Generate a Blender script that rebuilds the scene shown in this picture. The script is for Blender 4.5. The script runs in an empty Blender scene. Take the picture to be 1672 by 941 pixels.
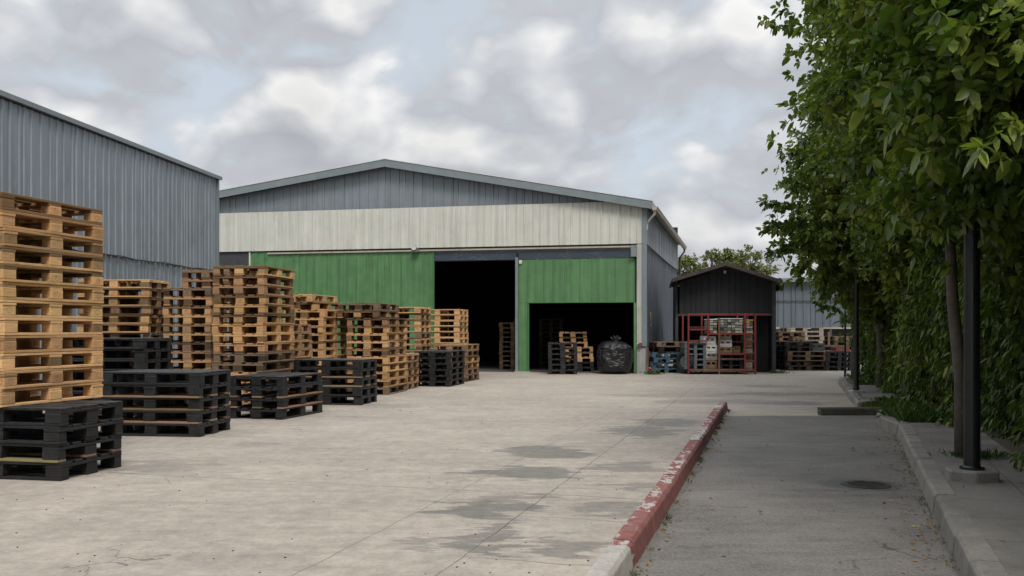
import bpy, bmesh, math, random
import numpy as np
from mathutils import Vector, Matrix, noise as mnoise
R = math.radians
random.seed(7); RNG = np.random.default_rng(11)
SC = bpy.context.scene
COL = SC.collection
# ------------------------------------------------------------------ camera, sky, sun, exposure
F, HZ0, CX, CAMH = 1500.0, 540.0, 836.0, 1.2
cam = bpy.data.cameras.new('camera'); cam.sensor_width = 36; cam.lens = F/1672*36
cam.shift_y = (HZ0-470.5)/1672; cam.clip_end = 3000; cam.clip_start = 0.05
co = bpy.data.objects.new('camera', cam); COL.objects.link(co)
co.location = (0, 0, CAMH); co.rotation_euler = (R(90), 0, 0); SC.camera = co
SUN_EL = 52; SUN_DIR = Vector((0.27, -0.96, 0)).normalized()*math.cos(R(SUN_EL)) + Vector((0, 0, math.sin(R(SUN_EL))))
sl = bpy.data.lights.new('sun', 'SUN'); sl.energy = 1.75; sl.angle = R(20); sl.color = (1.0, 0.94, 0.85)
so = bpy.data.objects.new('sun', sl); COL.objects.link(so)
so.rotation_euler = (-SUN_DIR).to_track_quat('-Z', 'Y').to_euler()
so.location = SUN_DIR*60
SC.view_settings.view_transform = 'Standard'; SC.view_settings.look = 'None'
SC.view_settings.exposure = 0.45; SC.view_settings.gamma = 1.0; SC.view_settings.use_curve_mapping = False
SC.render.engine = 'CYCLES'
W = bpy.data.worlds.new('World'); SC.world = W; W.use_nodes = True

class NT:
    """terse node tree writer"""
    def __init__(s, tree): s.t = tree; s.n = tree.nodes; s.l = tree.links
    def node(s, typ, **kw):
        n = s.n.new(typ)
        for k, v in kw.items():
            if k == 'inp':
                for i, val in v.items(): s.put(n, i, val)
            else: setattr(n, k, v)
        return n
    def put(s, n, i, val):
        sock = n.inputs[i]
        if isinstance(val, bpy.types.NodeSocket): s.l.new(val, sock)
        elif hasattr(val, 'outputs'): s.l.new(val.outputs[0], sock)
        else: sock.default_value = val
    def math(s, op, a, b=0.0, c=None, clamp=False):
        n = s.node('ShaderNodeMath', operation=op, use_clamp=clamp); s.put(n, 0, a); s.put(n, 1, b)
        if c is not None: s.put(n, 2, c)
        return n.outputs[0]
    def noise(s, vec, scale, detail=4, rough=0.55, dist=0.0, out=0):
        n = s.node('ShaderNodeTexNoise'); s.put(n, 'Vector', vec); s.put(n, 'Scale', scale)
        n.inputs['Detail'].default_value = detail; n.inputs['Roughness'].default_value = rough; n.inputs['Distortion'].default_value = dist
        return n.outputs[out]
    def ramp(s, fac, stops, interp='LINEAR'):
        n = s.node('ShaderNodeValToRGB'); s.put(n, 0, fac); cr = n.color_ramp; cr.interpolation = interp
        while len(cr.elements) < len(stops): cr.elements.new(0.5)
        for e, (p, c) in zip(cr.elements, stops):
            e.position = p; e.color = (c[0], c[1], c[2], 1) if hasattr(c, '__len__') else (c, c, c, 1)
        return n.outputs[0]
    def mix(s, fac, a, b, mode='MIX'):
        n = s.node('ShaderNodeMix', data_type='RGBA', blend_type=mode, clamp_factor=True)
        s.put(n, 0, fac); s.put(n, 6, c4(a)); s.put(n, 7, c4(b)); return n.outputs[2]
    def mapr(s, v, a, b, c, d):
        n = s.node('ShaderNodeMapRange'); s.put(n, 0, v); s.put(n, 1, a); s.put(n, 2, b); s.put(n, 3, c); s.put(n, 4, d); return n.outputs[0]
    def mapping(s, vec, scale=(1, 1, 1), loc=(0, 0, 0), rot=(0, 0, 0)):
        n = s.node('ShaderNodeMapping'); s.put(n, 0, vec); n.inputs['Scale'].default_value = scale
        n.inputs['Location'].default_value = loc; n.inputs['Rotation'].default_value = rot; return n.outputs[0]
    def sep(s, vec): n = s.node('ShaderNodeSeparateXYZ'); s.put(n, 0, vec); return n.outputs
    def bump(s, h, strength, dist=0.01, nrm=None):
        n = s.node('ShaderNodeBump'); n.inputs['Strength'].default_value = strength; n.inputs['Distance'].default_value = dist; s.put(n, 'Height', h)
        if nrm is not None: s.put(n, 'Normal', nrm)
        return n.outputs[0]
def c4(c):
    if isinstance(c, tuple) and len(c) == 3: return (*c, 1)
    return c

def build_world():
    t = NT(W.node_tree); t.n.clear()
    out = t.node('ShaderNodeOutputWorld'); bg = t.node('ShaderNodeBackground'); t.l.new(bg.outputs[0], out.inputs[0])
    STR = 0.1; bg.inputs[1].default_value = STR
    sky = t.node('ShaderNodeTexSky', sky_type='NISHITA'); sky.sun_disc = False
    sky.sun_elevation = R(SUN_EL); sky.sun_rotation = math.atan2(SUN_DIR.x, SUN_DIR.y)
    tc = t.node('ShaderNodeTexCoord').outputs['Generated']
    v = t.mapping(tc, scale=(1.0, 1.0, 1.4), loc=(0.62, 0.31, 0.05))
    warp = t.noise(v, 2.2, 3, 0.5, out=1)
    wv = t.node('ShaderNodeVectorMath', operation='MULTIPLY_ADD', inp={0: warp, 1: (0.16, 0.16, 0.16), 2: v}).outputs[0]
    def puffs(vec, sc, det=3.0):
        n = t.node('ShaderNodeTexVoronoi', feature='F1'); t.put(n, 'Vector', vec); n.inputs['Scale'].default_value = sc
        n.inputs['Detail'].default_value = det; n.inputs['Roughness'].default_value = .5
        return t.math('SUBTRACT', .42, n.outputs['Distance'])
    def density(vec, dn, dp):
        a = t.noise(vec, 2.7, dn, 0.56)
        return t.math('ADD', a, t.math('MULTIPLY', puffs(vec, 6.5, dp), .30))
    big = density(wv, 8, 3.0)
    up = t.node('ShaderNodeVectorMath', operation='ADD', inp={0: wv, 1: (0.02, -0.015, 0.055)}).outputs[0]
    big2 = density(up, 4, 1.0)
    z = t.sep(tc)[2]
    cover = t.mapr(big, 0.238, 0.325, 0, 1)
    relief = t.math('SUBTRACT', big, big2)
    lit = t.mapr(relief, -0.085, 0.10, 0.0, 1.0)
    soft = t.noise(wv, 5.0, 8, 0.55)
    lit = t.math('ADD', lit, t.mapr(soft, 0.3, 0.7, -0.14, 0.14), clamp=True)
    thick = t.mapr(big, 0.34, 0.60, 1.08, 0.82)
    cc = t.ramp(lit, [(0.0, (0.49, 0.51, 0.55)), (0.35, (0.60, 0.62, 0.655)), (0.7, (0.76, 0.77, 0.785)), (1.0, (0.93, 0.925, 0.92))])
    cc = t.mix(1.0, cc, thick, 'MULTIPLY')
    cc = t.mix(1.0, cc, (1/STR*0.72,)*3, 'MULTIPLY')
    n = cc.node; n.clamp_result = False
    blue = t.mix(0.8, sky.outputs[0], (4.75, 5.15, 5.5))
    low = t.mapr(z, 0.0, 0.16, 0.75, 0.0)
    blue = t.mix(low, blue, (5.0, 5.2, 5.5))
    colr = t.mix(cover, blue, cc)
    over = t.mapr(z, .36, .85, 1.0, 2.5)      # sky overhead, above the view, brightened as added fill light
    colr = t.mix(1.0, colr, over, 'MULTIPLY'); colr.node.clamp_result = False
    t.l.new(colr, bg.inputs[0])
build_world()

# ------------------------------------------------------------------ helpers
def gp(px, py):            # ground point seen at a picture position
    Y = F*CAMH/(py-HZ0); return Vector(((px-CX)/F*Y, Y, 0))
def pt(px, py, Y): return Vector(((px-CX)/F*Y, Y, CAMH+(HZ0-py)/F*Y))
def px2x(px, Y): return (px-CX)/F*Y

class MB:
    def __init__(s): s.v = []; s.f = []; s.m = []
    def add(s, vs, fs, mat=0):
        b = len(s.v); s.v += [tuple(p) for p in vs]; s.f += [tuple(i+b for i in f) for f in fs]; s.m += [mat]*len(fs)
    def box(s, c, d, rz=0, mat=0, M=None):
        x, y, z = d[0]/2, d[1]/2, d[2]/2
        P = [Vector(p) for p in ((-x,-y,-z),(x,-y,-z),(x,y,-z),(-x,y,-z),(-x,-y,z),(x,-y,z),(x,y,z),(-x,y,z))]
        Q = M if M is not None else Matrix.Rotation(rz, 4, 'Z')
        P = [Q @ p + Vector(c) for p in P]
        s.add(P, [(0,3,2,1),(4,5,6,7),(0,1,5,4),(1,2,6,5),(2,3,7,6),(3,0,4,7)], mat)
    def bb(s, x0, x1, y0, y1, z0, z1, mat=0): s.box(((x0+x1)/2,(y0+y1)/2,(z0+z1)/2), (x1-x0,y1-y0,z1-z0), 0, mat)
    def tube(s, pts, rad, n=10, mat=0, cap=True):
        pts = [Vector(p) for p in pts]
        if not hasattr(rad, '__len__'): rad = [rad]*len(pts)
        rings = []; prev = None
        for i, p in enumerate(pts):
            t = (pts[min(i+1, len(pts)-1)]-pts[max(i-1, 0)]).normalized()
            a = prev if prev is not None else (Vector((1,0,0)) if abs(t.x) < .9 else Vector((0,1,0)))
            a = (a - t*a.dot(t)).normalized(); prev = a; b = t.cross(a)
            rings.append([p+(a*math.cos(2*math.pi*k/n)+b*math.sin(2*math.pi*k/n))*rad[i] for k in range(n)])
        vs = [q for r in rings for q in r]; fs = []
        for i in range(len(pts)-1):
            for k in range(n):
                fs.append((i*n+k, i*n+(k+1)%n, (i+1)*n+(k+1)%n, (i+1)*n+k))
        if cap: fs.append(tuple(range(n-1, -1, -1))); fs.append(tuple((len(pts)-1)*n+k for k in range(n)))
        s.add(vs, fs, mat)
    def prism(s, poly, z0, z1, mat=0):
        n = len(poly); vs = [(x, y, z0) for x, y in poly]+[(x, y, z1) for x, y in poly]
        s.add(vs, [tuple(range(n-1, -1, -1)), tuple(range(n, 2*n))]+[(i, (i+1)%n, n+(i+1)%n, n+i) for i in range(n)], mat)
    def mesh(s, name, mats, bevel=0, smooth=False):
        me = bpy.data.meshes.new(name); me.from_pydata(s.v, [], s.f)
        for m in (mats if isinstance(mats, (list, tuple)) else [mats]): me.materials.append(m)
        me.polygons.foreach_set('material_index', s.m)
        if bevel:
            bm = bmesh.new(); bm.from_mesh(me)
            bmesh.ops.recalc_face_normals(bm, faces=bm.faces)
            bmesh.ops.bevel(bm, geom=bm.edges[:], offset=bevel, segments=1, affect='EDGES', profile=0.7)
            bm.to_mesh(me); bm.free()
        if smooth: me.polygons.foreach_set('use_smooth', [True]*len(me.polygons))
        me.update(); return me
    def build(s, name, mats, parent=None, loc=(0,0,0), rz=0, bevel=0, smooth=False):
        return link(name, s.mesh(name, mats, bevel, smooth), parent, loc, rz)
def link(name, data, parent=None, loc=(0,0,0), rz=0):
    o = bpy.data.objects.new(name, data); COL.objects.link(o)
    o.location = loc; o.rotation_euler = (0, 0, rz)
    if parent: o.parent = parent
    return o
def tag(o, label=None, cat=None, group=None, kind=None):
    if label: o['label'] = label
    if cat: o['category'] = cat
    if group: o['group'] = group
    if kind: o['kind'] = kind
    return o
def thing(name, label, cat, loc=(0,0,0), rz=0, group=None):
    o = link(name, None, None, loc, rz); o.empty_display_size = .2; return tag(o, label, cat, group)
def kids(o): return [c for c in o.children]

# ------------------------------------------------------------------ materials
def newmat(name):
    m = bpy.data.materials.new(name); m.use_nodes = True; t = NT(m.node_tree)
    b = t.n['Principled BSDF']; return m, t, b
def coords(t, obj=True): return t.node('ShaderNodeTexCoord').outputs['Object' if obj else 'Generated']
def simple(name, col, rough=.6, var=.25, scale=6, metal=0, bump=0, spec=None, streak=0, dirt=None):
    m, t, b = newmat(name); c = coords(t)
    n1 = t.noise(c, scale, 6, .6); n2 = t.noise(c, scale*.13, 3)
    f = t.math('ADD', t.mapr(n1, .25, .75, 1-var, 1+var*.7), t.mapr(n2, .3, .7, -var*.5, var*.5))
    if streak:
        st = t.noise(t.mapping(c, scale=(5, 5, .18)), 2.2, 5, .6)
        f = t.math('MULTIPLY', f, t.mapr(st, .3, .75, 1+streak*.35, 1-streak))
    cl = t.mix(1.0, col, f, 'MULTIPLY')
    if dirt:
        d = t.noise(t.mapping(c, scale=(1, 1, .35)), 3.3, 7, .65)
        cl = t.mix(t.mapr(d, .56, .72, 0, dirt[1]), cl, dirt[0])
    t.put(b, 'Base Color', cl); t.put(b, 'Roughness', t.mapr(n1, .3, .7, max(rough-.12, .05), min(rough+.12, 1)))
    t.put(b, 'Metallic', metal)
    if spec is not None: b.inputs['Specular IOR Level'].default_value = spec
    if bump: t.put(b, 'Normal', t.bump(n1, bump, .01))
    return m

def mat_wood():
    m, t, b = newmat('pallet_wood'); c = coords(t)
    oi = t.node('ShaderNodeObjectInfo'); geo = t.node('ShaderNodeNewGeometry')
    rnd = t.math('ADD', t.math('MULTIPLY', oi.outputs['Random'], 57.0), t.math('MULTIPLY', geo.outputs['Random Per Island'], 31.0))
    off = t.node('ShaderNodeCombineXYZ'); t.put(off, 0, rnd); t.put(off, 1, rnd); t.put(off, 2, rnd)
    cc = t.node('ShaderNodeVectorMath', operation='ADD', inp={0: c, 1: off.outputs[0]}).outputs[0]
    grain = t.noise(t.mapping(cc, scale=(2.2, 22, 30)), 3.0, 6, .65)
    blot = t.noise(cc, 7, 5, .6)
    r2 = t.math('FRACT', t.math('MULTIPLY', rnd, 7.31))
    tone = t.ramp(r2, [(0, .55), (.08, .7), (.2, .94), (.75, 1.05), (1, 1.18)])
    col = t.mix(1.0, oi.outputs['Color'], tone, 'MULTIPLY')
    col = t.mix(1.0, col, t.mapr(grain, .28, .72, .70, 1.18), 'MULTIPLY')
    grey = t.math('MULTIPLY', t.mapr(blot, .48, .68, 0, .55), t.math('FRACT', t.math('MULTIPLY', rnd, 3.77)))
    col = t.mix(grey, col, (.17, .145, .12))
    # burnt round stamp on the faces of the blocks
    x, y, z = t.sep(c)
    geon = t.sep(t.node('ShaderNodeTexCoord').outputs['Normal'])
    ay = t.math('GREATER_THAN', t.math('ABSOLUTE', geon[1]), .7)
    hx = t.math('ADD', t.math('MULTIPLY', ay, x), t.math('MULTIPLY', t.math('SUBTRACT', 1.0, ay), y))
    d = t.math('SQRT', t.math('ADD', t.math('POWER', hx, 2.0), t.math('POWER', t.math('MULTIPLY', z, 1.15), 2.0)))
    ring = t.math('LESS_THAN', t.math('ABSOLUTE', t.math('SUBTRACT', d, .027)), .0028)
    bars = t.math('MULTIPLY', t.math('LESS_THAN', d, .02), t.math('GREATER_THAN', t.noise(t.mapping(cc, scale=(60, 60, 60)), 1, 1), .55))
    st = t.math('MULTIPLY', t.math('MAXIMUM', ring, bars), t.node('ShaderNodeAttribute', attribute_type='OBJECT', attribute_name='stamp').outputs['Fac'])
    st = t.math('MULTIPLY', st, t.mapr(blot, .35, .6, .75, .25))
    col = t.mix(st, col, (.05, .035, .025))
    t.put(b, 'Base Color', col); b.inputs['Roughness'].default_value = .85
    b.inputs['Specular IOR Level'].default_value = .25
    t.put(b, 'Normal', t.bump(grain, .35, .004))
    return m
def mat_blackpallet():
    m, t, b = newmat('black_painted_pallet'); c = coords(t)
    oi = t.node('ShaderNodeObjectInfo'); rnd = t.math('MULTIPLY', oi.outputs['Random'], 91.0)
    off = t.node('ShaderNodeCombineXYZ'); t.put(off, 0, rnd); t.put(off, 1, rnd)
    cc = t.node('ShaderNodeVectorMath', operation='ADD', inp={0: c, 1: off.outputs[0]}).outputs[0]
    n = t.noise(cc, 14, 6, .65); n2 = t.noise(cc, 60, 3, .6)
    sc = t.math('ADD', n, t.math('MULTIPLY', n2, .25))
    col = t.ramp(sc, [(.4, (.0045, .0048, .0052)), (.68, (.0095, .010, .0108)), (.82, (.024, .024, .025)), (.95, (.09, .085, .08))])
    nz = t.sep(t.node('ShaderNodeTexCoord').outputs['Normal'])[2]
    col = t.mix(t.math('MULTIPLY', t.mapr(nz, .6, .9, 0, .5), t.mapr(n, .35, .6, .3, 1)), col, (.045, .0445, .044))
    col = t.mix(1.0, col, oi.outputs['Color'], 'MULTIPLY')
    t.put(b, 'Base Color', col); t.put(b, 'Roughness', t.mapr(n, .3, .7, .42, .68))
    t.put(b, 'Normal', t.bump(n2, .2, .004)); return m
M_WOOD, M_BLK = mat_wood(), mat_blackpallet()

def mat_yard():
    m, t, b = newmat('yard_concrete'); c = coords(t)
    x, y, z = t.sep(c)
    # coordinates along and across the painted kerb
    al = math.atan(0.282); ca, sa = math.cos(al), math.sin(al)
    u = t.math('SUBTRACT', t.math('MULTIPLY', x, ca), t.math('MULTIPLY', y, sa))   # across
    v = t.math('ADD', t.math('MULTIPLY', x, sa), t.math('MULTIPLY', y, ca))        # along
    n_big = t.noise(c, .35, 5, .55); n_mid = t.noise(c, 1.7, 7, .62); n_fine = t.noise(c, 38, 5, .7); n_sp = t.noise(c, 130, 2, .5)
    str_ = t.noise(t.mapping(c, scale=(.5, 2.8, 1), rot=(0, 0, .22)), 2.0, 7, .68)
    f = t.math('ADD', t.mapr(n_big, .3, .7, .88, 1.1), t.mapr(n_mid, .3, .7, -.13, .11))
    f = t.math('ADD', f, t.mapr(str_, .35, .7, .04, -.11))
    n_blo = t.noise(c, 8.5, 6, .68)
    f = t.math('ADD', f, t.mapr(n_blo, .3, .7, -.20, .15))
    f = t.math('ADD', f, t.mapr(n_fine, .3, .7, -.15, .13))
    col = t.mix(1.0, (.332, .292, .245), f, 'MULTIPLY')
    spots = t.mapr(t.noise(c, 55, 3, .55), .68, .74, 0, .4)
    col = t.mix(spots, col, (.15, .135, .12))
    grit = t.mapr(n_sp, .62, .72, 0, .55); col = t.mix(grit, col, (.2, .185, .17))
    # streaky scuffs
    sc = t.noise(t.mapping(c, scale=(.8, 5, 1), rot=(0, 0, .1)), 5.0, 6, .7)
    col = t.mix(t.mapr(sc, .62, .74, 0, .4), col, (.20, .185, .17))
    # joints
    wob = t.math('MULTIPLY', t.math('SUBTRACT', t.noise(c, 3, 4), .5), .05)
    uu = t.math('ADD', u, wob)
    def line(coord, at, w): return t.math('LESS_THAN', t.math('ABSOLUTE', t.math('SUBTRACT', coord, at)), w)
    jl = None
    for a_, w_ in ((-2.255, .003), (-1.575, .0045), (-6.2, .003), (-10.4, .004), (3.2, .004)):
        q = line(uu, a_, w_); jl = q if jl is None else t.math('MAXIMUM', jl, q)
    vv = t.math('ADD', v, t.math('MULTIPLY', wob, 1.6))
    near = t.math('MULTIPLY', t.math('GREATER_THAN', u, -1.575), t.math('LESS_THAN', u, .2))
    vfr = t.math('ABSOLUTE', t.math('SUBTRACT', t.math('FRACT', t.math('MULTIPLY', t.math('ADD', vv, .42), 1/1.12)), .5))
    jl = t.math('MAXIMUM', jl, t.math('MULTIPLY', t.math('LESS_THAN', vfr, .004), near))
    v2 = t.math('ABSOLUTE', t.math('SUBTRACT', t.math('FRACT', t.math('MULTIPLY', t.math('ADD', vv, 1.1), 1/5.1)), .5))
    jl = t.math('MAXIMUM', jl, t.math('MULTIPLY', t.math('LESS_THAN', v2, .0016), .8))
    # cracks
    cw = t.node('ShaderNodeVectorMath', operation='MULTIPLY_ADD', inp={0: t.noise(c, 1.6, 5, .6, out=1), 1: (.9, .9, 0), 2: c}).outputs[0]
    vor = t.node('ShaderNodeTexVoronoi', feature='DISTANCE_TO_EDGE'); t.put(vor, 'Vector', cw); vor.inputs['Scale'].default_value = .3
    crack = t.math('MULTIPLY', t.math('LESS_THAN', vor.outputs['Distance'], .0016), t.math('GREATER_THAN', t.noise(c, .5, 3), .60))
    jl = t.math('MAXIMUM', jl, t.math('MULTIPLY', crack, .8))
    col = t.mix(t.math('MULTIPLY', jl, t.mapr(n_mid, .3, .6, .5, .95)), col, (.085, .078, .07))
    # damp stains by the joint and kerb, darker patches by stacks and far yard
    st = None
    wn = t.sep(t.noise(t.mapping(c, scale=(.7, 2.4, 1)), 1.7, 9, .66, out=1))
    sxw = t.math('ADD', x, t.math('MULTIPLY', t.math('SUBTRACT', wn[0], .5), 1.9)); syw = t.math('ADD', y, t.math('MULTIPLY', t.math('SUBTRACT', wn[1], .5), .9))
    dn = t.math('MULTIPLY', t.math('SUBTRACT', t.noise(t.mapping(c, scale=(2.5, 12, 1)), 1.6, 6, .7), .5), 1.6)
    for (sx, sy, ax, ay, k) in ((.33, 9.1, .42, .55, 1), (.16, 7.8, .42, .42, 1), (-.17, 6.15, .3, .42, 1), (.02, 6.6, .16, .2, .7), (-.1, 5.35, .15, .4, .9), (-.42, 5.2, .1, .2, .6),
                                (1.5, 10.9, .5, .75, .9), (2.05, 12.0, .45, .6, .9), (1.0, 8.1, .3, .35, .75), (.72, 6.2, .28, .3, .75), (.35, 5.1, .22, .28, .8), (.95, 7.1, .16, .2, .7),
                                (-3.1, 8.1, .5, .4, .5), (-2.7, 9.7, .35, .25, .35), (-2.0, 14.6, .6, .5, .35), (3.4, 15.5, 1.2, .6, .6), (2.9, 17, 1.4, .5, .35), (5.2, 17.4, 1.5, .5, .8), (4.6, 15.2, .7, .4, .9), (5.6, 19.8, .8, .5, .7)):
        dx = t.math('DIVIDE', t.math('SUBTRACT', sxw, sx), ax); dy = t.math('DIVIDE', t.math('SUBTRACT', syw, sy), ay)
        d = t.math('ADD', t.math('ADD', t.math('MULTIPLY', dx, dx), t.math('MULTIPLY', dy, dy)), dn)
        q = t.mapr(d, .70, 1.0, k, 0); st = q if st is None else t.math('MAXIMUM', st, q)
    dark = t.mix(1.0, col, (.50, .52, .53), 'MULTIPLY')
    col = t.mix(st, col, dark)
    t.put(b, 'Base Color', col)
    t.put(b, 'Roughness', t.math('SUBTRACT', t.mapr(n_mid, .3, .7, .78, .92), t.math('MULTIPLY', st, .22)))
    b.inputs['Specular IOR Level'].default_value = .3
    h = t.math('ADD', t.math('MULTIPLY', n_fine, .5), t.math('SUBTRACT', t.math('MULTIPLY', n_mid, .8), t.math('MULTIPLY', jl, .8)))
    t.put(b, 'Normal', t.bump(h, .35, .012)); return m
def mat_asphalt():
    m, t, b = newmat('worn_asphalt'); c = coords(t)
    n = t.noise(c, 60, 5, .8); n2 = t.noise(c, 1.3, 6, .6); n3 = t.noise(c, 240, 2, .5)
    str_ = t.noise(t.mapping(c, scale=(.8, 2.6, 1)), 2.4, 7, .68)
    f = t.math('ADD', t.mapr(n, .32, .68, .55, 1.42), t.math('ADD', t.mapr(n2, .3, .7, -.2, .2), t.mapr(str_, .35, .7, .1, -.22)))
    col = t.mix(1.0, (.146, .134, .120), f, 'MULTIPLY')
    col = t.mix(t.mapr(n3, .64, .72, 0, .5), col, (.36, .34, .31))
    x, y, z = t.sep(c); yy = t.math('ADD', y, t.math('MULTIPLY', t.math('SUBTRACT', t.noise(c, 4, 5), .5), .16))
    j = None
    for q in (9.05, 6.9, 11.3):
        l = t.math('LESS_THAN', t.math('ABSOLUTE', t.math('SUBTRACT', yy, q)), .008); j = l if j is None else t.math('MAXIMUM', j, l)
    cw = t.node('ShaderNodeVectorMath', operation='MULTIPLY_ADD', inp={0: t.noise(c, 2.2, 5, .6, out=1), 1: (.7, .7, 0), 2: c}).outputs[0]
    vor = t.node('ShaderNodeTexVoronoi', feature='DISTANCE_TO_EDGE'); t.put(vor, 'Vector', cw); vor.inputs['Scale'].default_value = .55
    crack = t.math('MULTIPLY', t.math('LESS_THAN', vor.outputs['Distance'], .003), t.math('GREATER_THAN', t.noise(c, .7, 3), .56))
    j = t.math('MAXIMUM', t.math('MULTIPLY', j, t.mapr(n2, .4, .55, 0, 1)), crack)
    # damp patch around the drain
    dx = t.math('DIVIDE', t.math('SUBTRACT', x, 2.70), .36); dy = t.math('DIVIDE', t.math('SUBTRACT', y, 7.15), .34)
    d = t.math('ADD', t.math('ADD', t.math('MULTIPLY', dx, dx), t.math('MULTIPLY', dy, dy)), t.math('MULTIPLY', t.math('SUBTRACT', t.noise(t.mapping(c, scale=(1.5, 4, 1)), 2.5, 7, .65), .5), 3.4))
    wet = t.mapr(d, .6, .95, .8, 0)
    col = t.mix(t.math('MULTIPLY', j, .8), col, (.045, .042, .04))
    col = t.mix(wet, col, (.055, .052, .046))
    t.put(b, 'Base Color', col); t.put(b, 'Roughness', t.math('SUBTRACT', .88, t.math('MULTIPLY', wet, .5)))
    t.put(b, 'Normal', t.bump(t.math('SUBTRACT', n, t.math('MULTIPLY', j, .8)), .5, .01)); return m
def mat_slabs():
    m, t, b = newmat('pavement_slabs'); c = coords(t); x, y, z = t.sep(c)
    n = t.noise(c, 60, 5, .7); n2 = t.noise(c, 2.2, 6, .62)
    al = math.atan(0.366); u = t.math('SUBTRACT', t.math('MULTIPLY', x, math.cos(al)), t.math('MULTIPLY', y, math.sin(al)))
    v = t.math('ADD', t.math('MULTIPLY', x, math.sin(al)), t.math('MULTIPLY', y, math.cos(al)))
    v = t.math('ADD', v, t.math('MULTIPLY', t.math('SUBTRACT', t.noise(c, 4, 4), .5), .03))
    jv = t.math('LESS_THAN', t.math('ABSOLUTE', t.math('SUBTRACT', t.math('FRACT', t.math('MULTIPLY', v, 1/.62)), .5)), .008)
    ju = t.math('LESS_THAN', t.math('ABSOLUTE', t.math('SUBTRACT', u, 1.08)), .005)
    f = t.math('ADD', t.mapr(n, .3, .7, .8, 1.18), t.mapr(n2, .3, .7, -.3, .25))
    col = t.mix(1.0, (.165, .150, .131), f, 'MULTIPLY')
    j = t.math('MAXIMUM', t.math('MULTIPLY', jv, t.mapr(n2, .4, .55, .2, 1)), ju)
    col = t.mix(t.math('MULTIPLY', j, .75), col, (.05, .05, .04))
    t.put(b, 'Base Color', col); b.inputs['Roughness'].default_value = .9
    t.put(b, 'Normal', t.bump(t.math('SUBTRACT', n, j), .4, .01)); return m
def mat_kerb(red):
    m, t, b = newmat('red_painted_kerb' if red else 'kerb_concrete'); c = coords(t)
    n = t.noise(c, 45, 6, .7); n2 = t.noise(c, 4, 6, .65)
    isl = t.node('ShaderNodeNewGeometry').outputs['Random Per Island']
    f = t.math('ADD', t.mapr(n, .3, .7, .8, 1.15), t.mapr(n2, .3, .7, -.25, .2))
    base = (.36, .335, .30) if red else (.19, .174, .152)
    col = t.mix(1.0, base, f, 'MULTIPLY')
    col = t.mix(1.0, col, t.mapr(isl, 0, 1, .85, 1.12), 'MULTIPLY')
    col = t.mix(t.mapr(t.noise(c, 9, 6, .7), .58, .72, 0, .5), col, (.11, .10, .085))
    if red:
        x, y, z = t.sep(c)
        wear = t.noise(t.mapping(c, scale=(2.4, 1.1, 2.4)), 4.6, 8, .68)
        thr = t.math('ADD', t.mapr(isl, 0, 1, .33, .53), 0)
        nz = t.sep(t.node('ShaderNodeTexCoord').outputs['Normal'])[2]
        thr = t.math('ADD', thr, t.mapr(nz, .5, 1, -.12, .02))
        k = t.mapr(t.math('SUBTRACT', wear, thr), -.012, .02, 0, 1)
        k = t.math('MULTIPLY', k, t.math('GREATER_THAN', y, 4.62))
        rc = t.mix(1.0, (.185, .056, .05), t.mapr(n, .3, .7, .72, 1.25), 'MULTIPLY')
        rc = t.mix(t.mapr(t.noise(c, 14, 6, .7), .45, .72, 0.0, .42), rc, (.24, .205, .18))
        col = t.mix(k, col, rc)
    t.put(b, 'Base Color', col); b.inputs['Roughness'].default_value = .85
    t.put(b, 'Normal', t.bump(n, .4, .008)); return m
def mat_leaf(name, dark, mid, tip, rough=.40, trans=.30):
    m, t, b = newmat(name); c = coords(t)
    r = t.node('ShaderNodeNewGeometry').outputs['Random Per Island']
    n = t.noise(c, 1.1, 3, .5)
    v = t.math('ADD', t.math('MULTIPLY', r, .62), t.mapr(n, .3, .7, -.12, .42), clamp=True)
    col = t.ramp(v, [(0, dark), (.5, mid), (.93, tip), (1, (tip[0]*1.25, tip[1]*1.05, tip[2]))])
    t.put(b, 'Base Color', col); b.inputs['Roughness'].default_value = rough; b.inputs['Specular IOR Level'].default_value = .35
    tr = t.node('ShaderNodeBsdfTranslucent'); t.put(tr, 0, t.mix(1.0, col, (1.2, 1.35, .6), 'MULTIPLY'))
    mx = t.node('ShaderNodeMixShader'); mx.inputs[0].default_value = trans
    t.l.new(b.outputs[0], mx.inputs[1]); t.l.new(tr.outputs[0], mx.inputs[2])
    t.l.new(mx.outputs[0], t.n['Material Output'].inputs[0]); return m
M_YARD, M_ROAD, M_SLAB, M_KR, M_KC = mat_yard(), mat_asphalt(), mat_slabs(), mat_kerb(True), mat_kerb(False)
M_LEAF = mat_leaf('tree_leaf', (.030, .058, .011), (.10, .145, .024), (.26, .28, .05))
M_LEAFN = mat_leaf('near_tree_leaf', (.034, .064, .012), (.105, .155, .025), (.26, .295, .05), .36)
M_HEDGE = mat_leaf('hedge_leaf', (.030, .058, .010), (.082, .126, .020), (.21, .24, .036))
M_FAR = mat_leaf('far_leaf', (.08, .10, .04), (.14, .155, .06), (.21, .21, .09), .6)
M_GRASS = mat_leaf('grass_blade', (.03, .06, .012), (.06, .11, .02), (.11, .16, .03), .6)
M_DRY = mat_leaf('dry_leaf', (.09, .05, .02), (.22, .12, .035), (.36, .23, .06), .7, .1)
M_BARK = simple('bark', (.095, .08, .064), .9, .45, 18, bump=.6)
M_SOIL = simple('soil', (.07, .055, .04), .95, .4, 9, bump=.5)
M_GREY = simple('grey_cladding', (.245, .28, .312), .48, .10, 3, .25, streak=.22, dirt=((.13, .12, .11), .35))
M_GABLE = simple('gable_cladding', (.218, .246, .27), .48, .10, 3, .2, streak=.25, dirt=((.15, .14, .13), .35))
M_SIDE = simple('side_cladding', (.235, .26, .285), .5, .14, 3, .2, streak=.35, dirt=((.05, .05, .05), .4))
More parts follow.
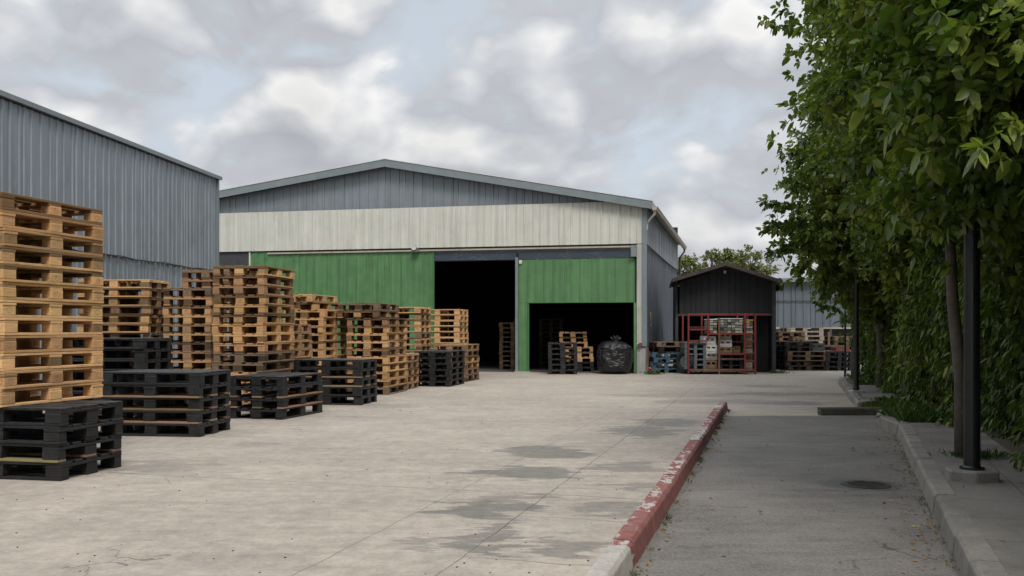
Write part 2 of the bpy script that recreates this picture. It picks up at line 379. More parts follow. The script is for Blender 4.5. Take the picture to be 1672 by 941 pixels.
M_SIDE2 = simple('lower_side_cladding', (.095, .11, .13), .5, .14, 3, .2, streak=.4, dirt=((.05, .05, .05), .4))
M_BACK = simple('far_cladding', (.10, .12, .145), .5, .12, 3, streak=.3)
M_CREAM = simple('cream_cladding', (.56, .56, .505), .5, .07, 3, streak=.22, dirt=((.33, .29, .22), .4))
M_GREEN = simple('green_paint', (.088, .205, .082), .5, .14, 4, streak=.34, dirt=((.045, .10, .04), .45))
M_GREENEDGE = simple('green_edge', (.045, .15, .045), .5, .15, 6)
M_TRIM = simple('grey_trim', (.17, .20, .215), .5, .12, 5)
M_RAIL = simple('beige_rail', (.36, .32, .25), .6, .2, 8, dirt=((.12, .09, .07), .6))
M_CONC = simple('plinth_concrete', (.36, .355, .34), .85, .16, 5, bump=.2, streak=.25, dirt=((.16, .15, .13), .5))
M_COLUMN = simple('painted_column', (.43, .425, .39), .7, .10, 4, streak=.2, dirt=((.22, .20, .17), .5))
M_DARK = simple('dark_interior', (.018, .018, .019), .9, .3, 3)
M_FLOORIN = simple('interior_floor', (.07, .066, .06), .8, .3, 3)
M_SHED = simple('black_shed_cladding', (.0095, .011, .0135), .6, .25, 5, streak=.3)
M_SHEDROOF = simple('dark_brown_roof', (.042, .032, .030), .6, .25, 5)
M_STEELDK = simple('dark_steel', (.045, .047, .05), .5, .25, 8)
M_RED = simple('red_steel', (.19, .030, .027), .5, .25, 12, dirt=((.10, .05, .04), .6))
M_RUST = simple('rusty_steel', (.16, .075, .045), .8, .4, 14, dirt=((.32, .26, .2), .7))
M_POST = simple('black_post_paint', (.010, .011, .012), .38, .25, 10)
M_BLUE = simple('blue_plastic', (.045, .105, .16), .55, .25, 10)
M_WHITE = simple('white_plastic', (.58, .57, .56), .6, .15, 10, dirt=((.25, .22, .2), .5))
M_GREYPL = simple('grey_plastic', (.13, .145, .15), .6, .25, 10)
M_RUBBER = simple('rubber', (.015, .015, .016), .8, .2, 12)
M_BUNDLE = simple('bundle_wrap', (.36, .37, .31), .5, .3, 12, dirt=((.2, .1, .08), .7))
M_YELLOW = simple('yellow_paint', (.55, .38, .07), .6, .2, 30)
M_PALEWOOD = simple('pale_boards', (.40, .34, .27), .85, .25, 10)
M_BROWNW = simple('brown_boards', (.18, .12, .07), .85, .35, 12)
M_IRON = simple('cast_iron', (.05, .048, .043), .45, .4, 25, .3, bump=.4)
M_CABLE = simple('cable_black', (.03, .03, .03), .6, .2, 10)
def mat_plastic_strip():
    m, t, b = newmat('weathered_strip'); c = coords(t)
    w = t.noise(t.mapping(c, scale=(1, 1, 1.6)), 3.4, 2, .5)
    ln = t.math('LESS_THAN', t.math('ABSOLUTE', t.math('SUBTRACT', t.math('FRACT', t.math('MULTIPLY', w, 7.0)), .5)), .045)
    ln = t.math('MULTIPLY', ln, t.mapr(t.noise(c, 1.5, 3), .45, .6, 0, .6))
    col = t.mix(ln, (.035, .048, .065), (.22, .25, .28))
    t.put(b, 'Base Color', col); b.inputs['Roughness'].default_value = .4; return m
M_STRIP = mat_plastic_strip()
def mat_bag():
    m, t, b = newmat('black_plastic_film'); c = coords(t)
    n = t.noise(t.mapping(c, scale=(1, 1, 1.5)), 9, 6, .62, 1.2)
    b.inputs['Base Color'].default_value = (.010, .0105, .012, 1); b.inputs['Roughness'].default_value = .27
    t.put(b, 'Normal', t.bump(n, .6, .05)); return m
M_BAG = mat_bag()

# ------------------------------------------------------------------ ground, road, kerbs, pavement
def sheet(name, poly, z, m, kind='structure'):
    b = MB(); b.add([(x, y, z) for x, y in poly], [tuple(range(len(poly)))]); return tag(b.build(name, m), kind=kind)
M_LAND = simple('distant_ground', (.11, .12, .06), .95, .3, .2)
sheet('ground', [(-900, -300), (900, -300), (900, 1500), (-900, 1500)], -.03, M_LAND)
sheet('yard', [(-60, -25), (60, -25), (60, 110), (-60, 110)], 0, M_YARD)
def kx(y): return .612+(y-4.59)*.2857          # road side foot of the painted kerb
def rx(y): return 2.196+(y-4.52)*.368          # road side foot of the grey kerb
sheet('road', [(kx(-8)-.04, -8), (rx(-8)+.04, -8), (rx(12)+.04, 12), (5.15, 12.95), (kx(12.9)-.02, 12.88)], .004, M_ROAD)
def kerb_line(name, path, height, top_w, batter, m, side, stone=.72):
    """row of kerb stones along a path of feet; side=+1 body lies to the right of travel"""
    b = MB(); acc = []
    for (x0, y0), (x1, y1) in zip(path[:-1], path[1:]):
        L = math.hypot(x1-x0, y1-y0); n = max(1, round(L/stone))
        for i in range(n): acc.append(((x0+(x1-x0)*i/n, y0+(y1-y0)*i/n), (x0+(x1-x0)*(i+1)/n, y0+(y1-y0)*(i+1)/n)))
    for (p, q) in acc:
        p = Vector((*p, 0)); q = Vector((*q, 0)); d = (q-p).normalized(); nrm = Vector((d.y, -d.x, 0))*side
        g = .004; p = p+d*g; q = q-d*g; hh = height+random.uniform(-.006, .006); jx = nrm*random.uniform(-.006, .006)
        prof = [(0, -.05), (batter, hh-.02), (batter+.02, hh), (batter+top_w, hh), (batter+top_w, -.05)]
        A = [p+jx+nrm*a+Vector((0, 0, z)) for a, z in prof]; B = [q+jx+nrm*a+Vector((0, 0, z)) for a, z in prof]
        k = len(prof); fs = [(i, (i+1) % k, k+(i+1) % k, k+i) for i in range(k)]+[tuple(range(k-1, -1, -1)), tuple(range(k, 2*k))]
        b.add(A+B, fs)
    o = b.build(name, m, bevel=.004); return tag(o, kind='structure')
kerb_line('painted_kerb', [(kx(-6), -6), (kx(14.0), 14.0)], .125, .11, .022, M_KR, -1, .74)
kerb_line('kerb', [(rx(-6), -6), (rx(10.6), 10.6), (4.58, 11.5), (4.78, 12.1), (5.0, 12.5)], .13, .13, .02, M_KC, 1, .62)
kerb_line('cross_kerb', [(4.36, 12.95), (5.6, 13.0)], .11, .14, .02, simple('mossy_kerb', (.062, .06, .045), .9, .45, 14, bump=.4), -1, .62)
kerb_line('far_kerb', [(5.25, 14.0), (5.9, 16.1), (6.7, 18.6), (7.3, 20.6), (7.9, 21.6), (9.2, 22.2)], .12, .13, .02, M_KC, 1, .7)
def rxo(y, o): return rx(y)+o
sheet('pavement', [(rxo(-6, .145), -6), (rxo(-6, 3), -6), (rxo(10.7, 3.0), 10.7), (rxo(10.7, .145), 10.7)], .126, M_SLAB)
sheet('far_pavement', [(5.42, 14.05), (6.25, 14.0), (7.8, 18.2), (6.83, 18.5)], .116, M_SLAB)
def mound(name, poly, z0, h, m, cells=26):
    xs = [p[0] for p in poly]; ys = [p[1] for p in poly]
    b = MB(); b.prism(poly, -.02, z0, 0); return tag(b.build(name, m), kind='structure')
mound('planting_bed', [(4.55, 10.72), (8.0, 10.72), (9.5, 14.0), (5.62, 13.16), (5.02, 12.6), (4.85, 12.2), (4.66, 11.5)], .115, 0, M_SOIL)
mound('planting_strip', [(6.3, 13.95), (9.6, 14.05), (14, 22.2), (9.3, 22.25), (8.0, 21.7), (7.44, 20.6), (6.9, 18.6), (7.86, 18.2)], .112, 0, M_SOIL)
mound('hedge_bed', [(rx(-6)+1.02, -6), (rx(-6)+4, -6), (rx(10.7)+4, 10.7), (rx(10.7)+.86, 10.7)], .135, 0, M_SOIL)

# ------------------------------------------------------------------ corrugated sheets
def cladding(p0, p1, z0, z1, nrm, pitch=.25, depth=.028, rib=.05, seed=0):
    """trapezoid ribbed sheet standing between plan points p0, p1; z0, z1 floats or functions of distance"""
    p0 = Vector((*p0, 0)); p1 = Vector((*p1, 0)); L = (p1-p0).length; d = (p1-p0)/L; n = Vector((*nrm, 0)).normalized()
    f0 = z0 if callable(z0) else (lambda s: z0); f1 = z1 if callable(z1) else (lambda s: z1)
    rnd = random.Random(seed); prof = []; s = 0
    while s < L:
        w = pitch*rnd.choice((.62, .8, 1, 1, 1.2, 1.35)); o = rnd.uniform(-.003, .003)
        prof += [(s, o), (s+w-rib, o), (s+w-rib*.78, depth+o), (s+w-rib*.22, depth+o)]; s += w
    prof = [(min(a, L), o) for a, o in prof if a < L]+[(L, 0)]
    b = MB(); vs = []
    for a, o in prof:
        q = p0+d*a+n*o; vs += [(q.x, q.y, f0(a)), (q.x, q.y, f1(a))]
    b.add(vs, [(2*i, 2*i+2, 2*i+3, 2*i+1) for i in range(len(prof)-1)])
    return b

# ------------------------------------------------------------------ left grey building
def left_building():
    c = Vector((-7.08, 22.0)); d = Vector((-.11, -1)).normalized(); L = 24; e = c+d*L
    o = thing('grey_warehouse', 'tall grey corrugated metal warehouse at the left edge behind the pallet stacks', 'warehouse', (c.x, c.y, 0))
    rel = lambda p: (p[0]-c.x, p[1]-c.y)
    n = (1, -.11)
    cladding((0, 0), rel(e), 2.62, 4.80, n, .19, .024, .05, 1).build('upper_cladding', M_GREY, o)
    b = cladding((0, 0), rel(e), .0, 2.63, n, .19, .024, .05, 2); ob = b.build('lower_cladding', M_GREY, o); ob.location = (-.02, 0, 0)
    b = MB(); P = [Vector((*(d*s), 2.62+.012*math.sin(s*3.1)+.008*math.sin(s*7.7)))+Vector((.035, 0, 0)) for s in np.linspace(0, L, 90)]
    b.tube(P, .012, 6); b.build('cable', M_CABLE, o)
    b = MB(); b.box((.0, .03, 2.42), (.1, .08, 4.84)); b.build('corner_trim', M_TRIM, o)
    # far end wall, back and roof make it a closed block
    w = -9; b = MB(); b.bb(w, 0, .02, .1, 0, 4.75); b.build('end_wall', M_GREY, o)
    q = rel(e); b = MB(); b.add([(.10, .14, 4.82), (q[0]+.10, q[1], 4.82), (q[0]+w, q[1], 5.6), (w, .14, 5.6), (.10, .14, 4.90), (q[0]+.10, q[1], 4.90), (q[0]+w, q[1], 5.68), (w, .14, 5.68)],
        [(0, 1, 2, 3), (7, 6, 5, 4), (0, 4, 5, 1), (1, 5, 6, 2), (2, 6, 7, 3), (3, 7, 4, 0)]); b.build('roof', M_TRIM, o)
    b = MB(); b.add([(w, .05, 0), (q[0]+w, q[1], 0), (q[0]+w, q[1], 5.6), (w, .05, 5.6)], [(0, 1, 2, 3)]); b.add([(q[0], q[1], 0), (q[0]+w, q[1], 0), (q[0]+w, q[1], 5.6), (q[0], q[1], 4.8)], [(0, 1, 2, 3)])
    b.build('rear_wall', M_GREY, o)
left_building()

# ------------------------------------------------------------------ main hall
HO = Vector((3.73, 25.7)); HEX = Vector((.9772, -.2125)); HEY = Vector((.2125, .9772)); HRZ = math.atan2(-.2125, .9772)
def hx(px):
    r = (px-CX)/F; s = (HO.x-r*HO.y)/(HEX.x-r*HEX.y)*-1; return s
def hz(px, py):
    Y = HO.y+hx(px)*HEX.y; return CAMH+(HZ0-py)/F*Y
hall = thing('pallet_factory_hall', 'large gabled hall with green sliding doors and cream band across its front', 'hall', (HO.x, HO.y, 0), HRZ)
def build_hall():
    XL, D = -15.2, 12.0; SK = .0387
    rid = hx(634); zr = 6.12; zre = 4.70; zle = 5.02
    def roof(x): return zr-(x-rid)*(zr-zre)/(0-rid) if x > rid else zr-(rid-x)*(zr-zle)/(rid-XL)
    zb0 = 3.63; zb1 = 4.82
    # gable and cream band
    cladding((XL, -.02), (0, -.02), zb1-.02, lambda s: max(roof(XL+s)-.05, zb1-.01), (0, -1), .24, .026, .06, 3).build('gable_cladding', M_GABLE, hall)
    cladding((XL, -.09), (-.088, -.09), zb0, lambda s: min(zb1, roof(XL+s)-.07), (0, -1), .25, .026, .05, 4).build('cream_band', M_CREAM, hall)
    b = MB(); b.bb(XL, -.09, -.075, -.005, zb0+.01, zb0+.05); b.build('band_soffit', M_STEELDK, hall)
    # roof slabs with fascia
    for (xa, za, xb, zb, nm) in ((XL-.3, zle-.02, rid, zr, 'roof'), (rid, zr, .22, zre-.045, 'roof')):
        b = MB(); y0, y1 = -.28, D+.3; t = .10
        v = [(xa, y0, za), (xb+0, y0, zb), (xb+SK*D, y1, zb), (xa+SK*D, y1, za)]
        b.add([(x, y, z) for x, y, z in v]+[(x, y, z+t) for x, y, z in v], [(3, 2, 1, 0), (4, 5, 6, 7), (0, 1, 5, 4), (1, 2, 6, 5), (2, 3, 7, 6), (3, 0, 4, 7)])
        ro = b.build(nm, M_GREY, hall)
        b = MB(); v = [(xa, za-.10), (xb, zb-.10), (xb, zb+.115), (xa, za+.115)]
        b.add([(x, y0-.035, z) for x, z in v]+[(x, y0-.003, z) for x, z in v], [(3, 2, 1, 0), (4, 5, 6, 7), (0, 1, 5, 4), (1, 2, 6, 5), (2, 3, 7, 6), (3, 0, 4, 7)])
        b.build('fascia', M_TRIM, ro)
        b = MB(); v = [(xa, za+.118), (xb, zb+.118), (xb, zb+.14), (xa, za+.14)]
        b.add([(x, y0-.05, z) for x, z in v]+[(x, y0+.06, z) for x, z in v], [(3, 2, 1, 0), (4, 5, 6, 7), (0, 1, 5, 4), (1, 2, 6, 5), (2, 3, 7, 6), (3, 0, 4, 7)])
        b.build('edge_flashing', M_WHITE, ro)
    # gutter along the right eave
    b = MB(); zg = zre-.08
    b.add([(.20, -.34, zg), (.36, -.34, zg), (.36+SK*D, D+.3, zg), (.20+SK*D, D+.3, zg), (.22, -.34, zg-.10), (.32, -.34, zg-.10), (.32+SK*D, D+.3, zg-.10), (.22+SK*D, D+.3, zg-.10)],
          [(0, 1, 2, 3), (7, 6, 5, 4), (1, 0, 4, 5), (2, 1, 5, 6), (3, 2, 6, 7), (0, 3, 7, 4)])
    b.build('gutter', M_RAIL, hall)
    b = MB(); b.tube([(.28, -.22, zg-.05), (.26, -.2, zg-.2), (.05, -.03, zg-.42), (.035, -.03, zg-.6)], .035, 8); b.build('downpipe', M_CREAM, hall)
    b = MB(); b.tube([(.26+SK*D, D+.2, zg-.05), (.26+SK*D, D+.2, zg-.2), (.09+SK*D, D-.05, zg-.45), (.09+SK*D, D-.05, .6)], .04, 8); b.build('downpipe', M_STEELDK, hall)
    # right side wall
    P0, P1 = (0, 0), (SK*D, D)
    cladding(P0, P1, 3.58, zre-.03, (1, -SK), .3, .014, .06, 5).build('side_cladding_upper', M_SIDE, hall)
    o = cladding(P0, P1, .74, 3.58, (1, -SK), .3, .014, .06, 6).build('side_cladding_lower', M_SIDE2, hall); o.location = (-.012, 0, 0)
    b = MB(); b.tube([(.04, -.05, 3.6), (.045+SK*D/2, D/2, 3.57), (.04+SK*D, D, 3.6)], .022, 6); b.build('wall_cable', M_CABLE, hall)
    b = MB(); b.bb(-.22, .012, .012, 4.2, -.02, .735); b.bb(-.22, .16, 5.6, D, -.02, .735); b.bb(-.22, -.06, 4.2, 5.6, -.02, .735); b.build('plinth', M_CONC, hall, bevel=.008)
    b = MB(); b.bb(.03, .05, 3.9, 5.3, .80, 1.28); b.build('notice', M_WHITE, hall)
    b = MB()
    for k in range(3): b.bb(.052, .056, 4.05+k*.42, 4.3+k*.42, .84, 1.24)
    b.build('notice_panel', M_CREAM, hall.children[-1] if False else hall)
    # corner column and its concrete foot
    x0, x1 = hx(1040), -.085
    b = MB(); b.bb(x0, x1, -.10, .14, .74, zb0-.02); b.build('corner_column', M_COLUMN, hall, bevel=.006)
    b = MB(); b.bb(x1+.003, .05, -.13, .0, .76, roof(-.05)-.06); b.build('corner_flashing', M_TRIM, hall)
    b = MB(); b.bb(x0, .014, -.085, .008, -.02, .738); b.build('column_foot', M_CONC, hall, bevel=.008)
    b = MB(); b.tube([(hx(1058.5), -.12, .72), (hx(1058.5), -.12, .42)], .022, 8); b.tube([(hx(1058), -.12, .42), (hx(1058), -.12, .02)], .028, 8); b.build('rusty_pipe', M_RUST, hall)
    b = MB(); b.tube([(hx(1043.5), -.10, .8), (hx(1043.5), -.16, .8)], .04, 10); b.tube([(hx(1046.5), -.10, .81), (hx(1046.5), -.19, .81)], .05, 10); b.build('valve', M_RUST, hall)
    # sliding door rail, strip and doors
    b = MB(); b.bb(hx(440), hx(1035), -.16, -.12, 3.525, 3.57); b.build('door_rail', M_RAIL, hall)
    b = MB(); b.bb(XL, hx(1035), -.02, .02, 3.22, zb0+.02); b.build('header_beam', M_STEELDK, hall)
    b = MB(); b.bb(hx(709)+.03, hx(845)-.02, -.09, -.05, 3.24, 3.47); b.build('weather_strip', M_STRIP, hall)
    b = MB(); b.bb(hx(848)+.0, hx(1034), -.09, -.05, 3.24, 3.47); b.build('weather_strip', M_STRIP, hall)
    b = MB(); b.bb(hx(1031), hx(1040), -.20, -.1, 3.26, 3.58); b.build('rail_end_plate', M_TRIM, hall)
    la, lb = hx(440), hx(709)
    d = cladding((la, -.10), (lb, -.10), .03, 3.52, (0, -1), .27, .022, .05, 7).build('sliding_door', M_GREEN, hall)
    b = MB(); b.bb(lb-.004, lb+.035, -.13, -.06, .03, 3.5); b.build('door_edge', M_GREENEDGE, d)
    b = MB(); b.bb(la, lb, -.06, -.03, .03, 3.48); b.build('door_frame', M_GREENEDGE, d)
    cladding((hx(410), -.04), (la+.1, -.04), .02, 3.6, (0, -1), .27, .02, .05, 8).build('fixed_green_panel', M_GREEN, hall)
    b = MB(); b.bb(hx(408.5), hx(410.5), -.08, .02, 0, 3.6); b.build('door_post', M_CREAM, hall)
    # dark strip window and wall at far left
    b = MB(); b.bb(XL, hx(408), -.03, .0, 3.1, zb0); b.build('strip_window', M_STEELDK, hall)
    cladding((XL, -.03), (hx(408), -.03), 0, 3.1, (0, -1), .25, .026, .05, 9).build('front_cladding', M_GREY, hall)
    # mullion and right hand door
    b = MB(); b.bb(hx(842.6), hx(847), -.12, .10, 0, 3.3); b.build('door_post', M_TRIM, hall, bevel=.005)
    ra, rb, rc = hx(847.3), hx(862.5), hx(1037.5)
    d = cladding((ra, -.08), (rc, -.08), 2.005, 3.235, (0, -1), .26, .022, .05, 10).build('sectional_door', M_GREEN, hall)
    b = MB(); b.bb(ra, rc, -.05, -.03, 2.005, 3.22); b.bb(rb, rc, -.105, -.03, 1.985, 2.004); b.build('door_frame', M_GREENEDGE, d)
    w = cladding((ra, -.082), (rb, -.082), .03, 2.0, (0, -1), .26, .02, .05, 11).build('side_leaf', M_GREEN, hall)
    b = MB(); b.bb(ra, rb, -.05, -.02, .03, 1.995); b.bb(rb-.002, rb+.04, -.11, -.02, .03, 1.98); b.build('leaf_frame', M_GREENEDGE, w)
    b = MB(); b.bb(hx(1035.5), hx(1039.6), -.12, .0, .02, 1.98); b.build('door_jamb', M_GREEN, hall)
    b = MB(); b.bb(ra-.1, rb+.06, -.16, .1, .0, .03); b.build('door_sill', M_CONC, hall)
    b = MB(); b.bb(hx(849), hx(853.5), -.125, -.11, 3.12, 3.22); b.build('small_notice', M_WHITE, hall)
    # small floodlight by the rail
    fx = hx(682); b = MB(); b.box((fx, -.22, 3.545), (.2, .12, .10)); b.tube([(fx-.02, -.16, 3.6), (fx-.02, -.30, 3.62)], [.05, .085], 12); o = b.build('floodlight', M_GREYPL, hall, bevel=.004)
    b = MB(); b.tube([(fx-.02, -.302, 3.62), (fx-.02, -.312, 3.62)], .075, 12); b.build('lamp_glass', M_WHITE, o)
    # inside
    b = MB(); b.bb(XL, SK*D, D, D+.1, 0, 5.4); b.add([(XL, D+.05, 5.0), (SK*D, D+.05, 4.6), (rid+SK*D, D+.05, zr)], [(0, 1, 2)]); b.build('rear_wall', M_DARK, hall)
    b = MB(); b.bb(XL-.1, XL, 0, D, 0, zle); b.build('left_wall', M_GREY, hall)
    b = MB(); b.bb(XL, -.08, .05, D, -.05, .006); b.build('hall_floor', M_FLOORIN, hall)
    b = MB()
    for k in range(1, 4): b.bb(-.3+SK*D*k/4, -.15+SK*D*k/4, D*k/4-.07, D*k/4+.07, 0, 4.5); b.tube([(-.2, D*k/4, 4.5), (rid, D*k/4, zr-.25), (XL+.2, D*k/4, 4.8)], .06, 6)
    b.build('roof_truss', M_RUST, hall)
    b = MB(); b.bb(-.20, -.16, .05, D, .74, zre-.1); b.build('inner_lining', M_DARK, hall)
    b = MB(); b.bb(hx(781.5), hx(784), 5.0, 5.03, 1.25, 1.6); b.build('inner_notice', M_WHITE, hall)
    # yellow stencil mark on the side wall
    cu = bpy.data.curves.new('stencil', 'FONT'); cu.body = '5'; cu.size = .62; cu.extrude = .002; cu.align_x = 'CENTER'
    tmp = bpy.data.objects.new('stencil', cu); COL.objects.link(tmp)
    dg = bpy.context.evaluated_depsgraph_get(); me = bpy.data.meshes.new_from_object(tmp.evaluated_get(dg)); bpy.data.objects.remove(tmp)
    me.materials.clear(); me.materials.append(M_YELLOW)
    o = link('painted_mark', me, hall, (.052, 1.65, 1.32)); o.rotation_euler = (R(90), 0, R(88)); o.scale = (1.9, 1, 1)
build_hall()

# ------------------------------------------------------------------ dark shed, red rack
def build_shed():
    Y = 26.45; xl, xr, xp = px2x(1105, Y), px2x(1257, Y), px2x(1181, Y); D = 3.2
    zl, zp = 2.62, 3.02
    o = thing('black_shed', 'black open fronted shed with low gabled roof behind the red rack', 'shed', (xl, Y, 0), R(-8.5))
    W_ = xr-xl; P = xp-xl
    def rf(s): return (zl+(zp-zl)*s/P if s < P else zp-(zp-zl+.03)*(s-P)/(W_-P))
    cladding((.08, 0), (W_, 0), 1.67, lambda s: rf(s)-.03, (0, -1), .16, .018, .04, 12).build('gable_wall', M_SHED, o)
    b = MB(); b.bb(0, W_+.02, -.05, .03, 1.62, 1.68); b.build('lintel', M_STEELDK, o)
    b = MB(); b.bb(-.04, .04, -.05, .03, 0, 1.62); b.build('post', M_STEELDK, o)
    b = MB(); b.bb(W_-.02, W_+.08, -.08, .02, 0, 2.62); b.build('post', M_STEELDK, o)
    b = MB(); b.bb(-.03, .03, .03, D, 0, zl); b.bb(W_-.03, W_+.03, .03, D, 0, zl); b.build('side_wall', M_SHED, o)
    b = MB(); b.bb(0, W_, D, D+.06, 0, zl); b.build('rear_wall', M_SHED, o)
    b = MB(); b.bb(W_-.75, W_-.05, .5, .54, 0, 1.62); b.build('inner_panel', M_SHED, o)
    for (a, za, c, zc) in ((-.14, zl-.05, P, zp), (P, zp, W_+.2, zl-.12)):
        b = MB(); v = [(a, -.55, za), (c, -.55, zc), (c, D+.2, zc), (a, D+.2, za)]; t = .10
        b.add(v+[(x, y, z+t) for x, y, z in v], [(3, 2, 1, 0), (4, 5, 6, 7), (0, 1, 5, 4), (1, 2, 6, 5), (2, 3, 7, 6), (3, 0, 4, 7)]); b.build('roof', M_SHEDROOF, o)
    b = MB(); b.bb(W_+.17, W_+.21, -.55, D, zl-.28, zl-.07); b.build('eave_board', M_SHEDROOF, o)
    b = MB(); b.tube([(P, -.2, zp-.12), (P, -.2, zp-.2)], .035, 8); b.build('lamp', M_WHITE, o)
build_shed()
RY = 25.15
def build_rack():
    sc = F/RY; X = lambda p: (p-CX)/sc; Z = lambda p: max(CAMH+(HZ0-p)/sc, 0)
    x0 = X(1124.5)
    o = thing('red_rack', 'red steel storage rack in front of the black shed', 'rack', (x0, RY, 0))
    D = .85
    def up(px, zt, zb=0, y=0, m=M_RED, w=.045):
        b = MB(); b.bb(X(px)-x0-w/2, X(px)-x0+w/2, y, y+.05, zb, zt); b.build('upright', m, o, bevel=.004)
    def beam(pa, pb, py, y=0, m=M_RED, h=.045):
        b = MB(); b.bb(X(pa)-x0+.024, X(pb)-x0-.024, y+.006, y+.044, Z(py)-h/2, Z(py)+h/2); b.build('beam', m, o, bevel=.003)
    for px in (1124.5, 1216.5, 1233.5): up(px, 1.66); up(px, 1.66, 0, D)
    up(1156.5, 1.66, .95); up(1174.5, 1.55, 0, 0, M_RUST); up(1156.5, 1.66, 0, D)
    beam(1124.5, 1233.5, 513.5); beam(1233.5, 1257, 513.5, 0, M_RED, .03)
    beam(1124.5, 1156.5, 534.5, .3, M_RED, .03); beam(1124.5, 1156.5, 538.3); beam(1124.5, 1156.5, 557)
    beam(1156.5, 1233.5, 545.5); beam(1174.5, 1216.5, 578.5); beam(1124.5, 1174.5, 604.5, 0, M_RUST, .06); beam(1174.5, 1233.5, 604.5, 0, M_RUST, .06)
    beam(1174.5, 1216.5, 558.5, .2, M_RUST, .03); beam(1174.5, 1216.5, 586.5, 0, M_RUST, .03)
    beam(1216.5, 1233.5, 577); beam(1216.5, 1233.5, 558); beam(1216.5, 1233.5, 590)
    for pz in (545.5, 578.5, 604.5):
        b = MB(); b.bb(X(1158)-x0, X(1232)-x0, .05, D, Z(pz)-.012, Z(pz)+.02); b.build('shelf', M_RUST, o)
    b = MB(); b.bb(X(1125)-x0, X(1157)-x0, .05, D, Z(604.5)-.012, Z(604.5)+.02); b.build('shelf', M_RUST, o)
    # bundles lying on the upper shelf
    zt = Z(545.5)+.02
    for i, (a, b_, h, m, lab) in enumerate(((1158, 1173, .36, M_BUNDLE, 'leftmost pale wrapped bundle on the top shelf of the red rack'), (1175, 1215, .38, M_BUNDLE, 'widest pale wrapped bundle on the top shelf of the red rack'), (1218, 1232, .34, M_PALEWOOD, 'yellowish bundle at the right end of the red rack top shelf'))):
        q = thing('bundle', lab, 'bundle', ((X(a)+X(b_))/2, RY+.42, zt), 0, 'bundles on the rack')
        w = X(b_)-X(a)-.05; n = 5
        b = MB()
        for k in range(n):
            for j in range(max(2, int(w/.1))):
                jj = max(2, int(w/.1)); ww = w/jj
                b.box((-w/2+ww*(j+.5), random.uniform(-.02, .02), h*(k+.5)/n), (ww*.9, .7+random.uniform(-.05, .05), h/n*.8), 0, random.choice((0, 0, 1, 2)))
        b.build('contents', [m, M_BROWNW, M_GREYPL], q)
        b = MB(); b.bb(-w/2-.01, w/2+.01, -.37, .37, h+.002, h+.03); b.build('cover_sheet', M_YELLOW if i == 2 else M_WHITE, q, bevel=.01)
    return X, Z
RX, RZ = build_rack()

# ------------------------------------------------------------------ blue grey building at the back right, trees beyond
def back_building():
    Y = 37.0; x0, x1 = px2x(1248, Y), 26
    o = thing('blue_grey_building', 'blue grey corrugated building with an open canopy beyond the black shed', 'building', (x0, Y, 0)); L = x1-x0
    cladding((0, 0), (L, 0), 1.33, 3.15, (0, -1), .3, .03, .06, 14).build('upper_cladding', M_BACK, o)
    b = MB(); b.bb(0, L, -.08, .04, 1.27, 1.33); b.build('lintel', M_RAIL, o)
    b = MB(); b.tube([(0, -.06, 2.4), (L, -.06, 2.42)], .02, 6); b.build('cable', M_CABLE, o)
    cladding((0, .02), (1.1, .02), 0, 1.27, (0, -1), .2, .02, .05, 15).build('lower_cladding', M_GREYPL, o)
    b = MB(); b.bb(1.02, 1.3, -.03, 0, .75, 1.25); b.build('notice_board', M_WHITE, o)
    b = MB(); b.bb(0, L, 6, 6.1, 0, 3.1); b.bb(-.05, 0, .1, 6, 0, 3.1); b.bb(L, L+.05, 0, 6, 0, 3.1); b.build('inner_wall', M_STEELDK, o)
    b = MB(); b.bb(-.2, L+.2, -.3, 6.3, 3.15, 3.3); b.build('roof', M_TRIM, o)
    for xx in (2.6, 5.4, 9): b = MB(); b.bb(xx, xx+.1, -.06, .04, 0, 1.27); b.build('post', M_STEELDK, o)
    b = MB(); b.bb(1.4, L, 2.0, 2.1, 0, 1.9); b.build('partition', M_STEELDK, o)
back_building()

# ------------------------------------------------------------------ pallets
BX, BY = (-.5275, 0, .5275), (-.35, 0, .35); PL, PW = 1.2, .8
def pallet_meshes(tag_, seed, m):
    r = random.Random(seed); out = {}
    b = MB(); ys = (-.3275, -.1725, 0, .1725, .3275)
    for i, y in enumerate(ys):
        w = .145 if i in (0, 2, 4) else .1
        b.box((r.uniform(-.006, .006), y+r.uniform(-.006, .006), .133+r.uniform(0, .0012)), (PL+r.uniform(-.012, .006), w*r.uniform(.94, 1), .021), r.uniform(-.006, .006))
    for x in BX: b.box((x+r.uniform(-.004, .004), 0, .1105), (.145, PW+r.uniform(-.01, .004), .0215), r.uniform(-.004, .004))
    out['deck'] = b.mesh('deck_'+tag_, m, bevel=.0025)
    blk = []
    for k in range(3):
        b = MB(); b.box((0, 0, 0), (.145*r.uniform(.95, 1), (.1 if k != 1 else .145)*r.uniform(.95, 1), .0765)); blk.append(b.mesh('block_'+tag_, m, bevel=.004))
    out['block'] = blk
    b = MB(); b.box((0, 0, 0), (PL+r.uniform(-.01, .0), .1, .0215)); out['runner'] = b.mesh('runner_'+tag_, m, bevel=.0025)
    b = MB(); b.box((0, 0, 0), (PL+r.uniform(-.01, .0), .145, .0215)); out['wide'] = b.mesh('runner_'+tag_, m, bevel=.0025)
    return out
PM_W = [pallet_meshes('wood', 20+i, M_WOOD) for i in range(3)]
PM_B = [pallet_meshes('black', 40+i, M_BLK) for i in range(2)]
PM_Braw = PM_W
